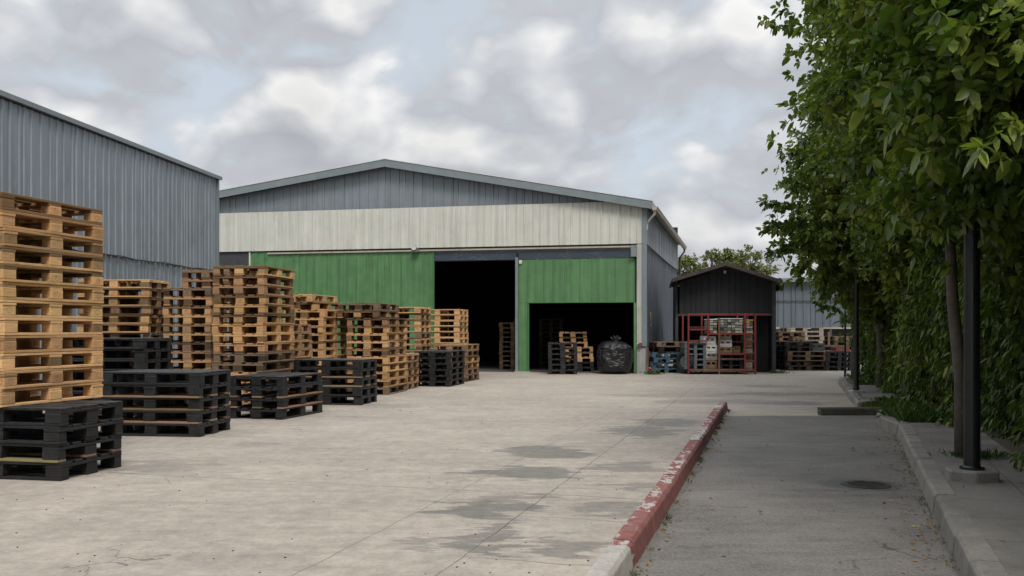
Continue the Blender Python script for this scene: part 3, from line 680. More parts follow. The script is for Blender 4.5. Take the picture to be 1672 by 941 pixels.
def far_mesh(tag_, seed, m):
    r = random.Random(seed); b = MB()
    for y, w in zip((-.3275, -.1725, 0, .1725, .3275), (.145, .1, .145, .1, .145)): b.box((0, y, .133), (PL*r.uniform(.98, 1), w, .021))
    for x in BX:
        b.box((x, 0, .1105), (.145, PW, .0215))
        for y in BY: b.box((x, y, .061), (.14, .11, .0765))
    for y in BY: b.box((0, y, .011), (PL, .11, .0215))
    return b.mesh('pallet_'+tag_, m)
FAR = {'wood': [far_mesh('wood', i, M_WOOD) for i in range(2)], 'black': [far_mesh('black', 9, M_BLK)], 'blue': [far_mesh('blue', 3, M_BLUE)], 'grey': [far_mesh('grey', 4, M_GREYPL)], 'white': [far_mesh('white', 5, M_WHITE)]}
TONES = {'pale': [(0.576, 0.344, 0.162), (0.524, 0.306, 0.138), (0.472, 0.276, 0.125), (0.616, 0.374, 0.180)],
         'brown': [(0.432, 0.257, 0.125), (0.354, 0.205, 0.102), (0.289, 0.175, 0.096), (0.497, 0.294, 0.138), (0.210, 0.137, 0.084)],
         'dark': [(0.196, 0.120, 0.065), (0.131, 0.088, 0.055)],
         'mixed': [(0.524, 0.300, 0.132), (0.432, 0.250, 0.114), (0.328, 0.193, 0.096), (0.184, 0.125, 0.079), (0.564, 0.337, 0.156)]}
TONES['grey'] = [(.30, .26, .21), (.25, .215, .175), (.34, .29, .235)]
TONES['shaded'] = [(.10, .07, .045), (.07, .052, .038), (.16, .11, .065)]  # wood tones darkened, canopy shade over the back yard put into the colour
ORD = ['topmost', 'second', 'third', 'fourth', 'fifth', 'sixth', 'seventh', 'eighth', 'ninth', 'tenth', 'eleventh', 'twelfth', 'thirteenth', 'fourteenth', 'fifteenth', 'sixteenth']
def pallet(kind, loc, rz, tone, label, group, far=False, rawrun=False, zs=1.0):
    name = {'wood': 'wooden_pallet', 'black': 'black_pallet', 'blue': 'blue_pallet', 'grey': 'grey_pallet', 'white': 'white_pallet'}[kind]
    black = kind == 'black'
    if kind == 'wood': col = random.choice(TONES[tone]); col = tuple(c*random.uniform(.96, 1.04) for c in col)
    else: q = random.uniform(.8, 1.25); col = (q, q, q)
    if far:
        o = link(name, random.choice(FAR[kind]), None, loc, rz); o.color = (*col, 1); o.scale = (1, 1, zs); return tag(o, label, 'pallet', group)
    o = thing(name, label, 'pallet', loc, rz, group); o.scale = (1, 1, zs)
    if random.random() < .5: o.rotation_euler.z += math.pi
    S = random.choice(PM_B if black else PM_W)
    def kid(nm, me, l, raw=False):
        c = link(nm, me, o, l); cc = col
        if raw: cc = tuple(a*random.uniform(.8, 1.1) for a in (.27, .17, .098))
        elif not black and random.random() < (.07 if tone == 'pale' else .24): cc = tuple(a*.36 for a in col)
        c.color = (*cc, 1); return c
    kid('deck', S['deck'], (0, 0, 0))
    for i, x in enumerate(BX):
        for j, y in enumerate(BY):
            c = kid('block', S['block'][j], (x+random.uniform(-.004, .004), y+random.uniform(-.004, .004), .061))
            c['stamp'] = 1.0 if (not black and random.random() < .7) else 0.0
    R_ = random.choice(PM_W) if rawrun else S
    for j, y in enumerate(BY): kid('runner', R_['wide' if j == 1 else 'runner'], (0, y, .0115), raw=rawrun)
    return o
def stack(C, a, w, n, kind, tone, desc, group, far=False, z0=0, hs=.1455, jit=.012, raws=(), shift=None, adj=''):
    """C front corner, a heading of the right face (degrees from straight ahead), w 1.2 or 0.8 width of the left face"""
    a = R(a); ur = Vector((math.sin(a), math.cos(a), 0)); ul = Vector((-math.cos(a), math.sin(a), 0)); d = PL+PW-w
    base = Vector((C[0], C[1], 0))+ul*(w/2)+ur*(d/2)
    for k in range(n):
        t = n-1-k
        off = Vector((random.uniform(-jit, jit), random.uniform(-jit, jit), 0))
        if shift and t in shift: off += ul*shift[t][0]+ur*shift[t][1]
        rz = -a+(0 if w > 1 else math.pi/2)+R(random.uniform(-1.3, 1.3)*(jit/.012))
        nm = {'wood': 'wooden', 'black': 'black', 'blue': 'blue', 'grey': 'grey', 'white': 'white'}[kind]
        lab = (f'topmost {nm} pallet of {desc}' if t == 0 else f'bottom {nm} pallet of {desc}' if k == 0 else f'{ORD[t]} {nm} pallet from top of {desc}')
        pallet(kind, base+off+Vector((0, 0, z0+k*hs+.001)), rz, tone, lab, group, far, k in raws, hs/.1455)
        assert len(lab.split()) <= 16, lab
    return z0+n*hs
def cpx(px, Y): return (px2x(px, Y), Y)
GW, GB = 'wooden pallets stacked along the left of the yard', 'black pallets stacked along the left of the yard'
def yard_stacks():
    c = cpx(97, 7.29)
    z = stack(c, 12, 1.2, 4, 'black', '', 'the black pile under the tallest left stack', GB, raws=(1,))
    stack((-4.08, 7.36), 14, .8, 12, 'wood', 'pale', 'the tall pale stack at the left edge', GW, z0=z, hs=.1445, jit=.008)
    stack(cpx(236, 11.6), 3, 1.2, 8, 'black', '', 'the taller black pile behind the left edge stack', GB, hs=.138)
    stack(cpx(325, 10.34), 8, 1.2, 5, 'black', '', 'the second black pile from the left foreground', GB, raws=(1, 2, 3))
    stack(cpx(243, 15.0), 3, 1.2, 14, 'wood', 'mixed', 'the stack closest to the grey warehouse wall', GW, shift={6: (.0, .04), 3: (-.04, 0)})
    stack(cpx(345, 14.75), 5, .8, 15, 'wood', 'brown', 'the stack left of the tallest yard stack', GW, shift={0: (-.27, .1), 1: (-.25, .1)})
    stack(cpx(431, 13.6), 8, .8, 15, 'wood', 'mixed', 'the tallest stack in the middle of the yard', GW, hs=.1445, shift={11: (.06, 0)})
    stack(cpx(462, 12.33), 14, .8, 4, 'black', '', 'the black pile before the tallest yard stack', GB, raws=(1, 2))
    stack(cpx(470, 15.3), 7, .8, 9, 'wood', 'brown', 'the low stack right of the tallest one', GW)
    stack(cpx(528, 16.8), 12, .8, 13, 'wood', 'pale', 'the stack with its top slid left, mid yard', GW, hs=.1435, shift={0: (.2, -.05), 1: (.12, 0)})
    stack(cpx(590, 14.75), 10, 1.2, 5, 'black', '', 'the third black pile along the yard side', GB, raws=(2, 3))
    stack(cpx(633, 17.1), 11, .8, 12, 'wood', 'mixed', 'the stack standing beside the third black pile', GW, hs=.1435, shift={0: (.2, .05), 1: (.18, 0)})
    stack(cpx(664, 18.6), 12, 1.2, 5, 'wood', 'brown', 'the low stack before the far tall stacks', GW)
    stack(cpx(687, 21.2), 12, 1.2, 12, 'wood', 'mixed', 'the tall stack before the left green door', GW)
    stack(cpx(735, 19.6), 12, .8, 6, 'black', '', 'the farthest black pile in the yard row', GB, hs=.126, raws=())
    stack(cpx(750, 23.4), 14, 1.2, 12, 'wood', 'pale', 'the last tall stack before the dark doorway', GW)
    stack(cpx(762, 21.5), 12, .8, 6, 'wood', 'brown', 'the low end stack beside the dark doorway', GW)
    GI = 'pallets in and before the hall doors'
    stack(cpx(858, 28.4), 2, .8, 10, 'wood', 'dark', 'the dim stack inside the tall doorway', GI, far=True)
    stack(cpx(943, 25.15), 2, .8, 6, 'black', '', 'the black pile beneath the raised green door', GI, hs=.1445)
    z = stack(cpx(969, 26.7), 3, .8, 2, 'black', '', 'the black pair under orange pallets by the bag', GI)
    stack(cpx(969, 26.7), 3, .8, 6, 'wood', 'pale', 'the orange stack on black pallets by the bag', GI, z0=z, shift={0: (.2, 0), 1: (.18, 0), 2: (.19, 0)})
    stack(cpx(919, 31.0), 2, .8, 11, 'wood', 'dark', 'the dim stack inside beneath the raised door', GI, far=True)
yard_stacks()

# ------------------------------------------------------------------ things around the rack and the back yard
def far_stack(px, Y, w, n, kind, tone, desc, group, a=2, z0=0, jit=.03): return stack(cpx(px, Y), a, w, n, kind, tone, desc, group, far=True, z0=z0, jit=jit)
def crate(loc, w, d, h, m, label, group, rz=0):
    o = thing('crate', label, 'crate', loc, rz, group); t = .02
    b = MB(); b.bb(-w/2, w/2, -d/2, d/2, 0, t); b.build('bottom', m, o)
    for s in (-1, 1):
        b = MB(); b.box((0, s*(d/2-t/2), h*.22+t), (w, t, h*.36)); b.box((0, s*(d/2-t/2), h*.86), (w, t, h*.26)); b.box((0, s*(d/2-t/2), h*.56), (w*.16, t*.9, h*.4)); b.box((-w/2+.03, s*(d/2-t/2), h*.56), (.06, t*.9, h*.4)); b.box((w/2-.03, s*(d/2-t/2), h*.56), (.06, t*.9, h*.4))
        b.build('side_panel', m, o)
        b = MB(); b.box((s*(w/2-t/2), 0, h*.5+t/2), (t*.98, d-2*t-.002, h-t)); b.build('end_panel', m, o)
    return o
def clutter():
    GR = 'pallets and crates in and around the red rack'
    zsh = RZ(604.5)+.021
    z = zsh
    for k in range(5): pallet('grey', (RX(1137), RY+.46, zsh+k*.1455), math.pi/2+R(random.uniform(-1, 1)), '', f'{ORD[4-k] if k<4 else "topmost"} grey pallet in the left bay of the red rack', GR, True).scale = (.62, .72, 1)
    z = zsh
    for k, (h, m, l) in enumerate(((.26, M_BROWNW, 'brown slatted crate lowest in the crate pile of the red rack'), (.2, M_WHITE, 'white crate resting on the brown crate in the red rack'), (.2, M_WHITE, 'white crate second from the top of the rack crate pile'), (.24, M_WHITE, 'dirty white crate topmost on the rack crate pile'))):
        crate((RX(1163-(2 if k == 3 else 0)), RY+.4, z), .34, .5, h, m, l, GR); z += h+.004
    z = RZ(578.5)+.021
    for k, (h, m, l) in enumerate(((.17, M_BROWNW, 'brown crate lowest on the middle shelf of the red rack'), (.2, M_WHITE, 'pale crate in the middle of the rack middle shelf pile'), (.17, M_PALEWOOD, 'tan crate topmost on the middle shelf of the red rack'))):
        crate((RX(1187), RY+.45, z), .40-.03*k, .5, h, m, l, GR); z += h+.004
    crate((RX(1207), RY+.5, RZ(578.5)+.021), .2, .45, .2, M_BROWNW, 'small brown crate right of the crate pile on the middle shelf', GR)
    for k in range(3): pallet('black', (RX(1195), RY+.45, zsh+k*.1455), math.pi/2, '', f'{["bottom","middle","topmost"][k]} black pallet on the lowest shelf of the red rack', GR, True).scale = (.62, .8, .9)
    for k in range(5):
        crate((RX(1225), RY+.42, zsh+k*.19), .21, .5, .18, M_BROWNW if k % 2 else M_PALEWOOD, f'{["bottom","second","third","fourth","topmost"][k]} narrow crate stacked at the right end of the red rack', GR)
    # between hall and shed
    GS = 'blue pallets beside the hall plinth'
    far_stack(1112, 26.0, .8, 4, 'blue', '', 'the blue pile between the hall and the shed', GS, a=6)
    pallet('black', (px2x(1103, 26.0), 26.55, .145*4+.01), .3, '', 'black pallet lying askew on the blue pile', GS, True)
    pallet('wood', (px2x(1104, 26.0), 26.55, .145*5+.015), .15, 'brown', 'brown pallet topmost above the blue pile', GS, True)
    o = thing('tyre', 'worn black tyre standing upright between the blue pile and red rack', 'tyre', (px2x(1119, 25.5), 25.5, .335))
    b = MB(); n = 28; P = [(0, math.cos(2*math.pi*i/n)*.25, math.sin(2*math.pi*i/n)*.25) for i in range(n+1)]
    b.tube(P, .085, 10, cap=False); b.build('tread', M_RUBBER, o, smooth=True)
    b = MB(); b.tube([(-.04, 0, 0), (.04, 0, 0)], .16, 16); b.build('rim', M_GREYPL, o); o.rotation_euler = (0, 0, R(35))
    # right of the rack and back yard
    GY = 'pallets stored in the back yard'
    far_stack(1256, 27.3, .8, 4, 'wood', 'shaded', 'the dark pile at the right post of the shed', GY)
    far_stack(1276, 28.6, .8, 5, 'black', '', 'the black pile just right of the shed post', GY)
    far_stack(1300, 31.0, .8, 6, 'wood', 'shaded', 'the brown pile before the dark container', GY)
    far_stack(1326, 27.6, .8, 6, 'black', '', 'the black pile nearest the back yard entrance', GY)
    far_stack(1316, 29.2, .8, 8, 'wood', 'dark', 'the brown pile behind the entrance black pile', GY)
    far_stack(1352, 27.5, 1.2, 4, 'wood', 'shaded', 'the dark low pile in the back yard middle', GY)
    far_stack(1345, 30.0, 1.2, 9, 'wood', 'grey', 'the tall pale pile at the back yard centre', GY)
    far_stack(1392, 27.4, .8, 4, 'black', '', 'the black pile before the white slatted crate', GY)
    far_stack(1382, 28.8, .8, 5, 'wood', 'shaded', 'the dark pile behind the black pile by the trees', GY)
    far_stack(1405, 29.5, .8, 7, 'wood', 'shaded', 'the brown pile half behind the far tree trunk', GY)
    # white slatted crate panel on the pile, container, orange crate, weeds
    o = thing('cage_crate', 'tall white slatted cage crate standing in the back yard', 'crate', (px2x(1368, 31), 31, 0))
    b = MB(); [b.bb(-.28+k*.1, -.28+k*.1+.06, -.3, -.27, .0, .92) for k in range(6)]; [b.bb(-.28+k*.1, -.28+k*.1+.06, .27, .3, .0, .92) for k in range(6)]; b.build('slats', M_WHITE, o)
    b = MB()
    for zz in (.05, .45, .9):
        for s in (-.265, .265): b.box((0, s, zz), (.6, .03, .05))
        for s in (-.285, .285): b.box((s, 0, zz), (.03, .5, .05))
    b.build('frame', M_WHITE, o)
    o = thing('dark_container', 'dark steel container with pale frame against the blue grey building', 'container', (px2x(1262, 34), 34, 0))
    w = px2x(1297, 34)-px2x(1262, 34)
    b = MB(); b.bb(0, w, 0, 1.6, .05, .92); b.build('body', M_STEELDK, o, bevel=.01)
    b = MB(); b.bb(-.02, w+.04, -.05, 1.62, .925, .99); b.bb(w+.003, w+.06, -.05, .02, 0, .92); b.bb(-.06, -.003, -.05, .02, 0, .92); b.build('frame', M_GREY, o)
    for k, (px, Y, z0, w, h, m, l) in enumerate(((1341, 27.9, .585, .5, .22, M_STEELDK, 'black crate on the dark low pile in the back yard'), (1384, 27.8, .585, .4, .1, M_RED, 'flat orange red crate on the black pile by the trees'), (1312, 28.0, .73, .36, .26, M_BROWNW, 'brown crate on the entrance black pile in the back yard'),
                                                     (1262, 28.9, .73, .4, .2, M_WHITE, 'white crate on the black pile right of the shed post'))):
        crate((px2x(px, Y)-.1, Y+.4, z0+.002), w, .5, h, m, l, 'crates in the back yard')
    for px, Y, l in ((1297, 30.4, 'thin brown timber leaning before the dark container'), (1353, 29.6, 'thin brown timber post standing beside the tall pale pile')):
        b = MB(); b.bb(-.03, .03, -.03, .03, 0, 1.15); o = b.build('timber', M_BROWNW, None, (px2x(px, Y), Y, 0), .2, bevel=.004); tag(o, l, 'timber')
    # bag
    o = thing('waste_bag', 'bulging black plastic sack tied at the top beneath the raised green door', 'sack', (px2x(1006, 25.1), 25.55, 0))
    bm = bmesh.new(); bmesh.ops.create_icosphere(bm, subdivisions=6, radius=1)
    for v in bm.verts:
        p = v.co.copy(); q = abs(p.z)
        r = (1-q**4.5)**.33; h = math.hypot(p.x, p.y) or 1e-6
        x, y = p.x/h*r, p.y/h*r; z = p.z
        n1 = mnoise.noise(Vector((p.x*1.6, p.y*1.6, p.z*1.6+4))); an = math.atan2(y, x)
        fold = math.sin(an*9+mnoise.noise(p*2)*5)*.03*max(0, z)+mnoise.noise(Vector((p.x*6, p.y*6, p.z*2.5)))*.045+abs(mnoise.noise(Vector((p.x*4+p.z*6, p.y*4, p.z*7))))*-.06
        s = 1+n1*.09+fold
        zz = (z*.5+.5)*.92
        top = max(0, z-.6)*1.6; s2 = 1-top*.35
        v.co = Vector((x*.50*s*s2, y*.48*s*s2, max(zz+n1*.05*(zz), 0)*(1 if z < .9 else 1.0)))
    me = bpy.data.meshes.new('sack'); bm.to_mesh(me); bm.free(); me.materials.append(M_BAG); me.polygons.foreach_set('use_smooth', [True]*len(me.polygons))
    link('sack', me, o)
    b = MB()
    for k in range(9):
        a = k*.7; r = .05+.012*(k % 3)
        b.tube([(.05+.01*math.cos(a), .01*math.sin(a), .84), (.05+r*math.cos(a), r*math.sin(a), .93), (.05+r*2.2*math.cos(a), r*2.2*math.sin(a), 1.0+.02*(k % 4))], [.03, .02, .028], 6)
    b.build('gathered_top', M_BAG, o, smooth=True)
    b = MB(); P = [(.05+.045*math.cos(i*.5), .045*math.sin(i*.5), .92) for i in range(14)]; b.tube(P, .009, 6); b.tube([(.05, -.05, .92), (-.02, -.16, .86), (-.03, -.22, .78)], .012, 6); b.build('tie', M_YELLOW, o)
clutter()

# ------------------------------------------------------------------ foliage
LEAF_T = np.array([0, .38, .38, .38, .75, .75, .75, 1.0]); LEAF_S = np.array([0, -.5, 0, .5, -.36, 0, .36, 0]); LEAF_B = np.array([0, .02, -.05, .02, .0, -.06, .0, -.02])
LEAF_F = [(0, 2, 1), (0, 3, 2), (1, 2, 5, 4), (2, 3, 6, 5), (4, 5, 7), (5, 6, 7)]
def leaf_mesh(name, base, dirs, length, width, m, droop=.24, roll=.6, fan=False):
    """many real leaves: base points, pointing directions, lengths (arrays)"""
    n = len(base); d = dirs/np.linalg.norm(dirs, axis=1, keepdims=True)
    up = np.tile([0, 0, 1.0], (n, 1))+RNG.normal(0, roll, (n, 3))
    s = np.cross(d, up); s /= np.linalg.norm(s, axis=1, keepdims=True)+1e-9
    nn = np.cross(s, d)
    T = LEAF_T[None, :, None]; L = length[:, None, None]; Wd = (length*width)[:, None, None]
    v = base[:, None, :]+d[:, None, :]*T*L+s[:, None, :]*LEAF_S[None, :, None]*Wd+nn[:, None, :]*LEAF_B[None, :, None]*L
    dr = droop*RNG.uniform(.3, 1.5, n)
    v[:, :, 2] -= (T[..., 0]**2)*dr[:, None]*length[:, None]
    V = v.reshape(-1, 3); k = 8
    tri = [f for f in LEAF_F if len(f) == 3]; qd = [f for f in LEAF_F if len(f) == 4]
    offs = (np.arange(n)*k)[:, None]
    idx = np.concatenate([(offs+np.array(f)[None, :]) for f in tri]).ravel()
    idq = np.concatenate([(offs+np.array(f)[None, :]) for f in qd]).ravel()
    loops = np.concatenate([idx, idq]); nt, nq = len(tri)*n, len(qd)*n
    me = bpy.data.meshes.new(name); me.vertices.add(len(V)); me.vertices.foreach_set('co', V.ravel().astype(np.float32))
    me.loops.add(len(loops)); me.loops.foreach_set('vertex_index', loops.astype(np.int32))
    me.polygons.add(nt+nq); st = np.concatenate([np.arange(nt)*3, nt*3+np.arange(nq)*4])
    me.polygons.foreach_set('loop_start', st.astype(np.int32))
    me.update(calc_edges=True); me.materials.append(m); return me
def whorls(P, A, nl, size, spread=.9, down=.25):
    """nl leaves around each twig end P with axis A"""
    n = len(P); B = np.repeat(P, nl, 0); AX = np.repeat(A, nl, 0)
    AX = AX/np.linalg.norm(AX, axis=1, keepdims=True)
    ref = RNG.normal(0, 1, (n, 3)); ref = np.repeat(ref, nl, 0)
    a = np.cross(AX, ref); a /= np.linalg.norm(a, axis=1, keepdims=True)+1e-9; b = np.cross(AX, a)
    ph = np.tile(np.arange(nl)*2*np.pi/nl, n)+RNG.normal(0, .3, n*nl)
    rad = a*np.cos(ph)[:, None]+b*np.sin(ph)[:, None]
    D = AX*RNG.uniform(.3, .8, (n*nl, 1))+rad*spread+np.array([0, 0, -down])
    L = np.repeat(size, nl)*RNG.uniform(.65, 1.15, n*nl)
    B = B-AX*RNG.uniform(0, .12, (n*nl, 1))*np.repeat(size, nl)[:, None]*4
    return B, D, L
def sphere_pts(n):
    v = RNG.normal(0, 1, (n, 3)); return v/np.linalg.norm(v, axis=1, keepdims=True)
def crown(lobes, n, size, sprigs=30, clump=.22, face=None):
    """twig clumps over and inside a set of lobes (x, y, z, r)"""
    Ls = np.array(lobes); wt = Ls[:, 3]**2; wt = wt/wt.sum()
    P = []; A = []; S = []
    ncl = n//15
    pick = RNG.choice(len(Ls), ncl, p=wt); u = sphere_pts(ncl)
    u[:, 2] *= .95
    rr = RNG.uniform(.62, 1.05, ncl)**.7
    C = Ls[pick, :3]+u*(Ls[pick, 3]*rr)[:, None]
    for c, uu, r in zip(C, u, Ls[pick, 3]):
        k = 15; q = c+RNG.normal(0, clump, (k, 3))*np.array([1, 1, .75]); P.append(q)
        out = uu*.8+np.array([0, 0, .22]); A.append(out[None, :]+RNG.normal(0, .45, (k, 3))); S.append(np.full(k, size))
    for _ in range(sprigs):
        i = RNG.choice(len(Ls), p=wt); uu = sphere_pts(1)[0]; uu[2] = abs(uu[2])*.5-.12
        p = Ls[i, :3]+uu*Ls[i, 3]*.95; ln = RNG.uniform(.25, .6)*Ls[i, 3]**.5
        t = np.linspace(.2, 1, 9)[:, None]
        q = p+uu*ln*t+np.array([0, 0, -.25])*ln*t**2+RNG.normal(0, .02, (9, 3)); P.append(q); A.append(np.tile(uu, (9, 1))+RNG.normal(0, .25, (9, 3))); S.append(np.full(9, size))
    return np.concatenate(P), np.concatenate(A), np.concatenate(S)
def tree(name, label, cat, base, lobes, n, size, m, trunk_r, bend, group=None, nl=5, width=.45, sprigs=30, clump=.2, extra=None, fork=None, z0=.12):
    o = thing(name, label, cat, (base[0], base[1], z0), 0, group)
    b0 = Vector((base[0], base[1], z0)); b = MB()
    Lc = sorted(lobes, key=lambda l: l[2]); top = Vector(Lc[-1][:3])-b0
    fk = Vector(fork)-b0 if fork else Vector((0, 0, Lc[0][2]*.85))
    P = [Vector((0, 0, -.08)), Vector((bend[0]*.3, bend[1]*.3, fk.z*.33)), Vector((fk.x*.6+bend[0]*.4, fk.y*.6+bend[1]*.4, fk.z*.68)), fk]
    b.tube(P, [trunk_r*1.25, trunk_r, trunk_r*.9, trunk_r*.8], 12)
    for l in lobes:
        e = Vector(l[:3])-b0; mid = fk.lerp(e, .5)+Vector((0, 0, .12))
        b.tube([fk+Vector((0, 0, -.05)), mid, e, e+(e-fk).normalized()*l[3]*.5], [trunk_r*.6, trunk_r*.42, trunk_r*.25, trunk_r*.1], 7)
        for k in range(6):
            u = Vector(sphere_pts(1)[0]); u.z = abs(u.z)*.6
            b.tube([e.lerp(mid, .3), e+u*l[3]*.5, e+u*l[3]*.95], [trunk_r*.2, trunk_r*.12, trunk_r*.05], 5)
    b.build('trunk', M_BARK, o, smooth=True)
    Pp, A, S = crown(lobes, n, size, sprigs, clump)
    if extra is not None:
        for (p, q, k) in extra:
            t = np.linspace(0, 1, k)[:, None]; q_ = np.array(p)+(np.array(q)-np.array(p))*t+RNG.normal(0, .05, (k, 3)); Pp = np.concatenate([Pp, q_])
            A = np.concatenate([A, np.tile(np.array(q)-np.array(p), (k, 1))+RNG.normal(0, .35, (k, 3))]); S = np.concatenate([S, np.full(k, size)])
    B, D, L = whorls(Pp, A, nl, S*RNG.uniform(.6, 1.25, len(S)), .95, .10)
    B = B-np.array([base[0], base[1], z0])
    me = leaf_mesh('crown', B, D, L, width, m); link('crown', me, o)
    return o
GT = 'street trees along the right kerb'
def trees():
    tree('broadleaf_tree', 'nearest large leaved tree overhanging the right edge of the picture', 'tree', (4.35, 5.0),
         [(3.15, 5.5, 2.85, .75), (3.5, 6.0, 3.6, 1.0), (3.0, 6.2, 4.3, .95), (3.9, 5.3, 2.9, .9), (4.0, 5.2, 4.4, 1.2), (3.32, 6.4, 2.45, .6), (3.7, 6.6, 3.3, .8)], 10500, .115, M_LEAFN, .07, (.02, 0), GT, 6, .52, 40, .15,
         extra=[((3.2, 5.2, 2.5), (2.35, 4.75, 2.1), 12), ((3.0, 5.5, 2.9), (2.4, 5.3, 2.75), 12)], z0=.13)
    tree('broadleaf_tree', 'leafy tree whose slim grey trunk stands beside the near black post', 'tree', (3.84, 7.83),
         [(3.85, 7.9, 2.75, .75), (4.2, 8.2, 3.9, 1.15), (4.6, 7.4, 3.3, 1.1), (5.0, 8.6, 4.6, 1.5), (3.9, 8.7, 5.1, 1.15), (4.2, 7.5, 2.2, .5), (3.45, 8.5, 3.3, .6)], 13000, .098, M_LEAFN, .052, (-.04, .02), GT, 5, .54, 60, .17, fork=(3.74, 7.85, 2.1), z0=.13,
         extra=[((3.4, 8.4, 3.2), (2.85, 8.3, 3.0), 9), ((3.5, 8.5, 4.6), (2.95, 8.3, 4.5), 9)])
    tree('broadleaf_tree', 'dark leafy tree with a pale trunk beyond the low dark cross kerb', 'tree', (6.05, 14.0),
         [(5.9, 13.3, 2.9, .95), (5.65, 12.8, 4.3, 1.15), (6.6, 14, 4.9, 1.8), (5.6, 12.8, 5.7, 1.2), (5.8, 12.8, 7.0, 1.2), (6.6, 13.2, 3.4, 1.2), (5.0, 11.2, 4.4, .8), (6.1, 13.3, 2.25, .7)], 13500, .115, M_LEAF, .07, (-.03, .02), GT, 5, .6, 90, .22, fork=(6.0, 13.9, 2.2),
         extra=[((4.9, 12.6, 5.35), (3.35, 12.3, 5.3), 34), ((4.8, 12.5, 5.2), (3.6, 12.3, 4.9), 26), ((4.8, 12.5, 5.5), (3.6, 12.4, 5.5), 20), ((4.9, 12.4, 4.5), (4.1, 12.2, 4.35), 16), ((4.8, 12.4, 3.9), (4.15, 12.2, 3.7), 16)])
    tree('broadleaf_tree', 'farthest tall dark tree leaning its crown over the yard road', 'tree', (7.0, 17.4),
         [(6.6, 16.9, 2.9, 1.1), (6.45, 16.8, 4.0, 1.3), (7.2, 17.2, 5.6, 1.4), (7.6, 17.8, 4.5, 1.8), (7.1, 16.8, 7.2, 1.3), (5.7, 16.4, 2.75, .65), (7.2, 17.5, 8.4, 1.4), (7.1, 17.0, 2.1, .8)], 13500, .125, M_LEAF, .08, (.0, .03), GT, 5, .6, 110, .24, fork=(6.9, 17.3, 2.3),
         extra=[((5.4, 16.6, 4.4), (4.85, 16.4, 4.35), 22), ((5.3, 16.6, 3.4), (4.45, 16.4, 3.5), 40), ((5.3, 16.6, 3.1), (4.45, 16.4, 3.05), 40), ((5.2, 16.5, 2.8), (4.6, 16.4, 2.55), 34), ((6.0, 16.8, 5.2), (5.3, 16.6, 5.4), 26), ((6.0, 16.8, 6.2), (5.25, 16.6, 6.3), 22), ((5.2, 16.4, 2.5), (5.05, 16.3, 2.05), 20), ((5.6, 16.4, 2.3), (5.5, 16.3, 1.6), 24), ((5.9, 16.4, 2.2), (5.95, 16.3, 1.75), 14), ((5.4, 16.4, 3.8), (4.75, 16.3, 3.75), 18)])
    tree('broadleaf_tree', 'bushy tree at the far end of the hedge beyond the second black post', 'tree', (8.3, 22.2),
         [(8.6, 22.0, 3.0, 1.5), (9.1, 22, 5.0, 1.8), (9.2, 21.8, 6.8, 1.5), (9.8, 23, 4.0, 2.0)], 4500, .16, M_LEAF, .09, (0, 0), GT, 5, .5, 30, .28)
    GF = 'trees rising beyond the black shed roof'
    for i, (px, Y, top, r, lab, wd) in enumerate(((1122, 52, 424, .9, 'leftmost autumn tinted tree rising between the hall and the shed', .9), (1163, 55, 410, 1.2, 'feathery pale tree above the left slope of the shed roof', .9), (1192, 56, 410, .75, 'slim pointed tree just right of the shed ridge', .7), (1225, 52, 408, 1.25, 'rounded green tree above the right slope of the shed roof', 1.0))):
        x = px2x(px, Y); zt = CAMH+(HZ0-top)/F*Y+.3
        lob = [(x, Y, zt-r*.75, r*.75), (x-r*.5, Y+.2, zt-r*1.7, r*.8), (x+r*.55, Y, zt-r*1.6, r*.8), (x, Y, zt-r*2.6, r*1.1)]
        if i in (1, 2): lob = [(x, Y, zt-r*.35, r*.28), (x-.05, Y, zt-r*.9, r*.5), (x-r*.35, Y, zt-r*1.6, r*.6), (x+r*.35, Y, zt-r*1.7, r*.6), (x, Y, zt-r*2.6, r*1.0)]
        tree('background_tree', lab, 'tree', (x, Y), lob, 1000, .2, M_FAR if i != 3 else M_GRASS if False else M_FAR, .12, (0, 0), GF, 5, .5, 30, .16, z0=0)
trees()
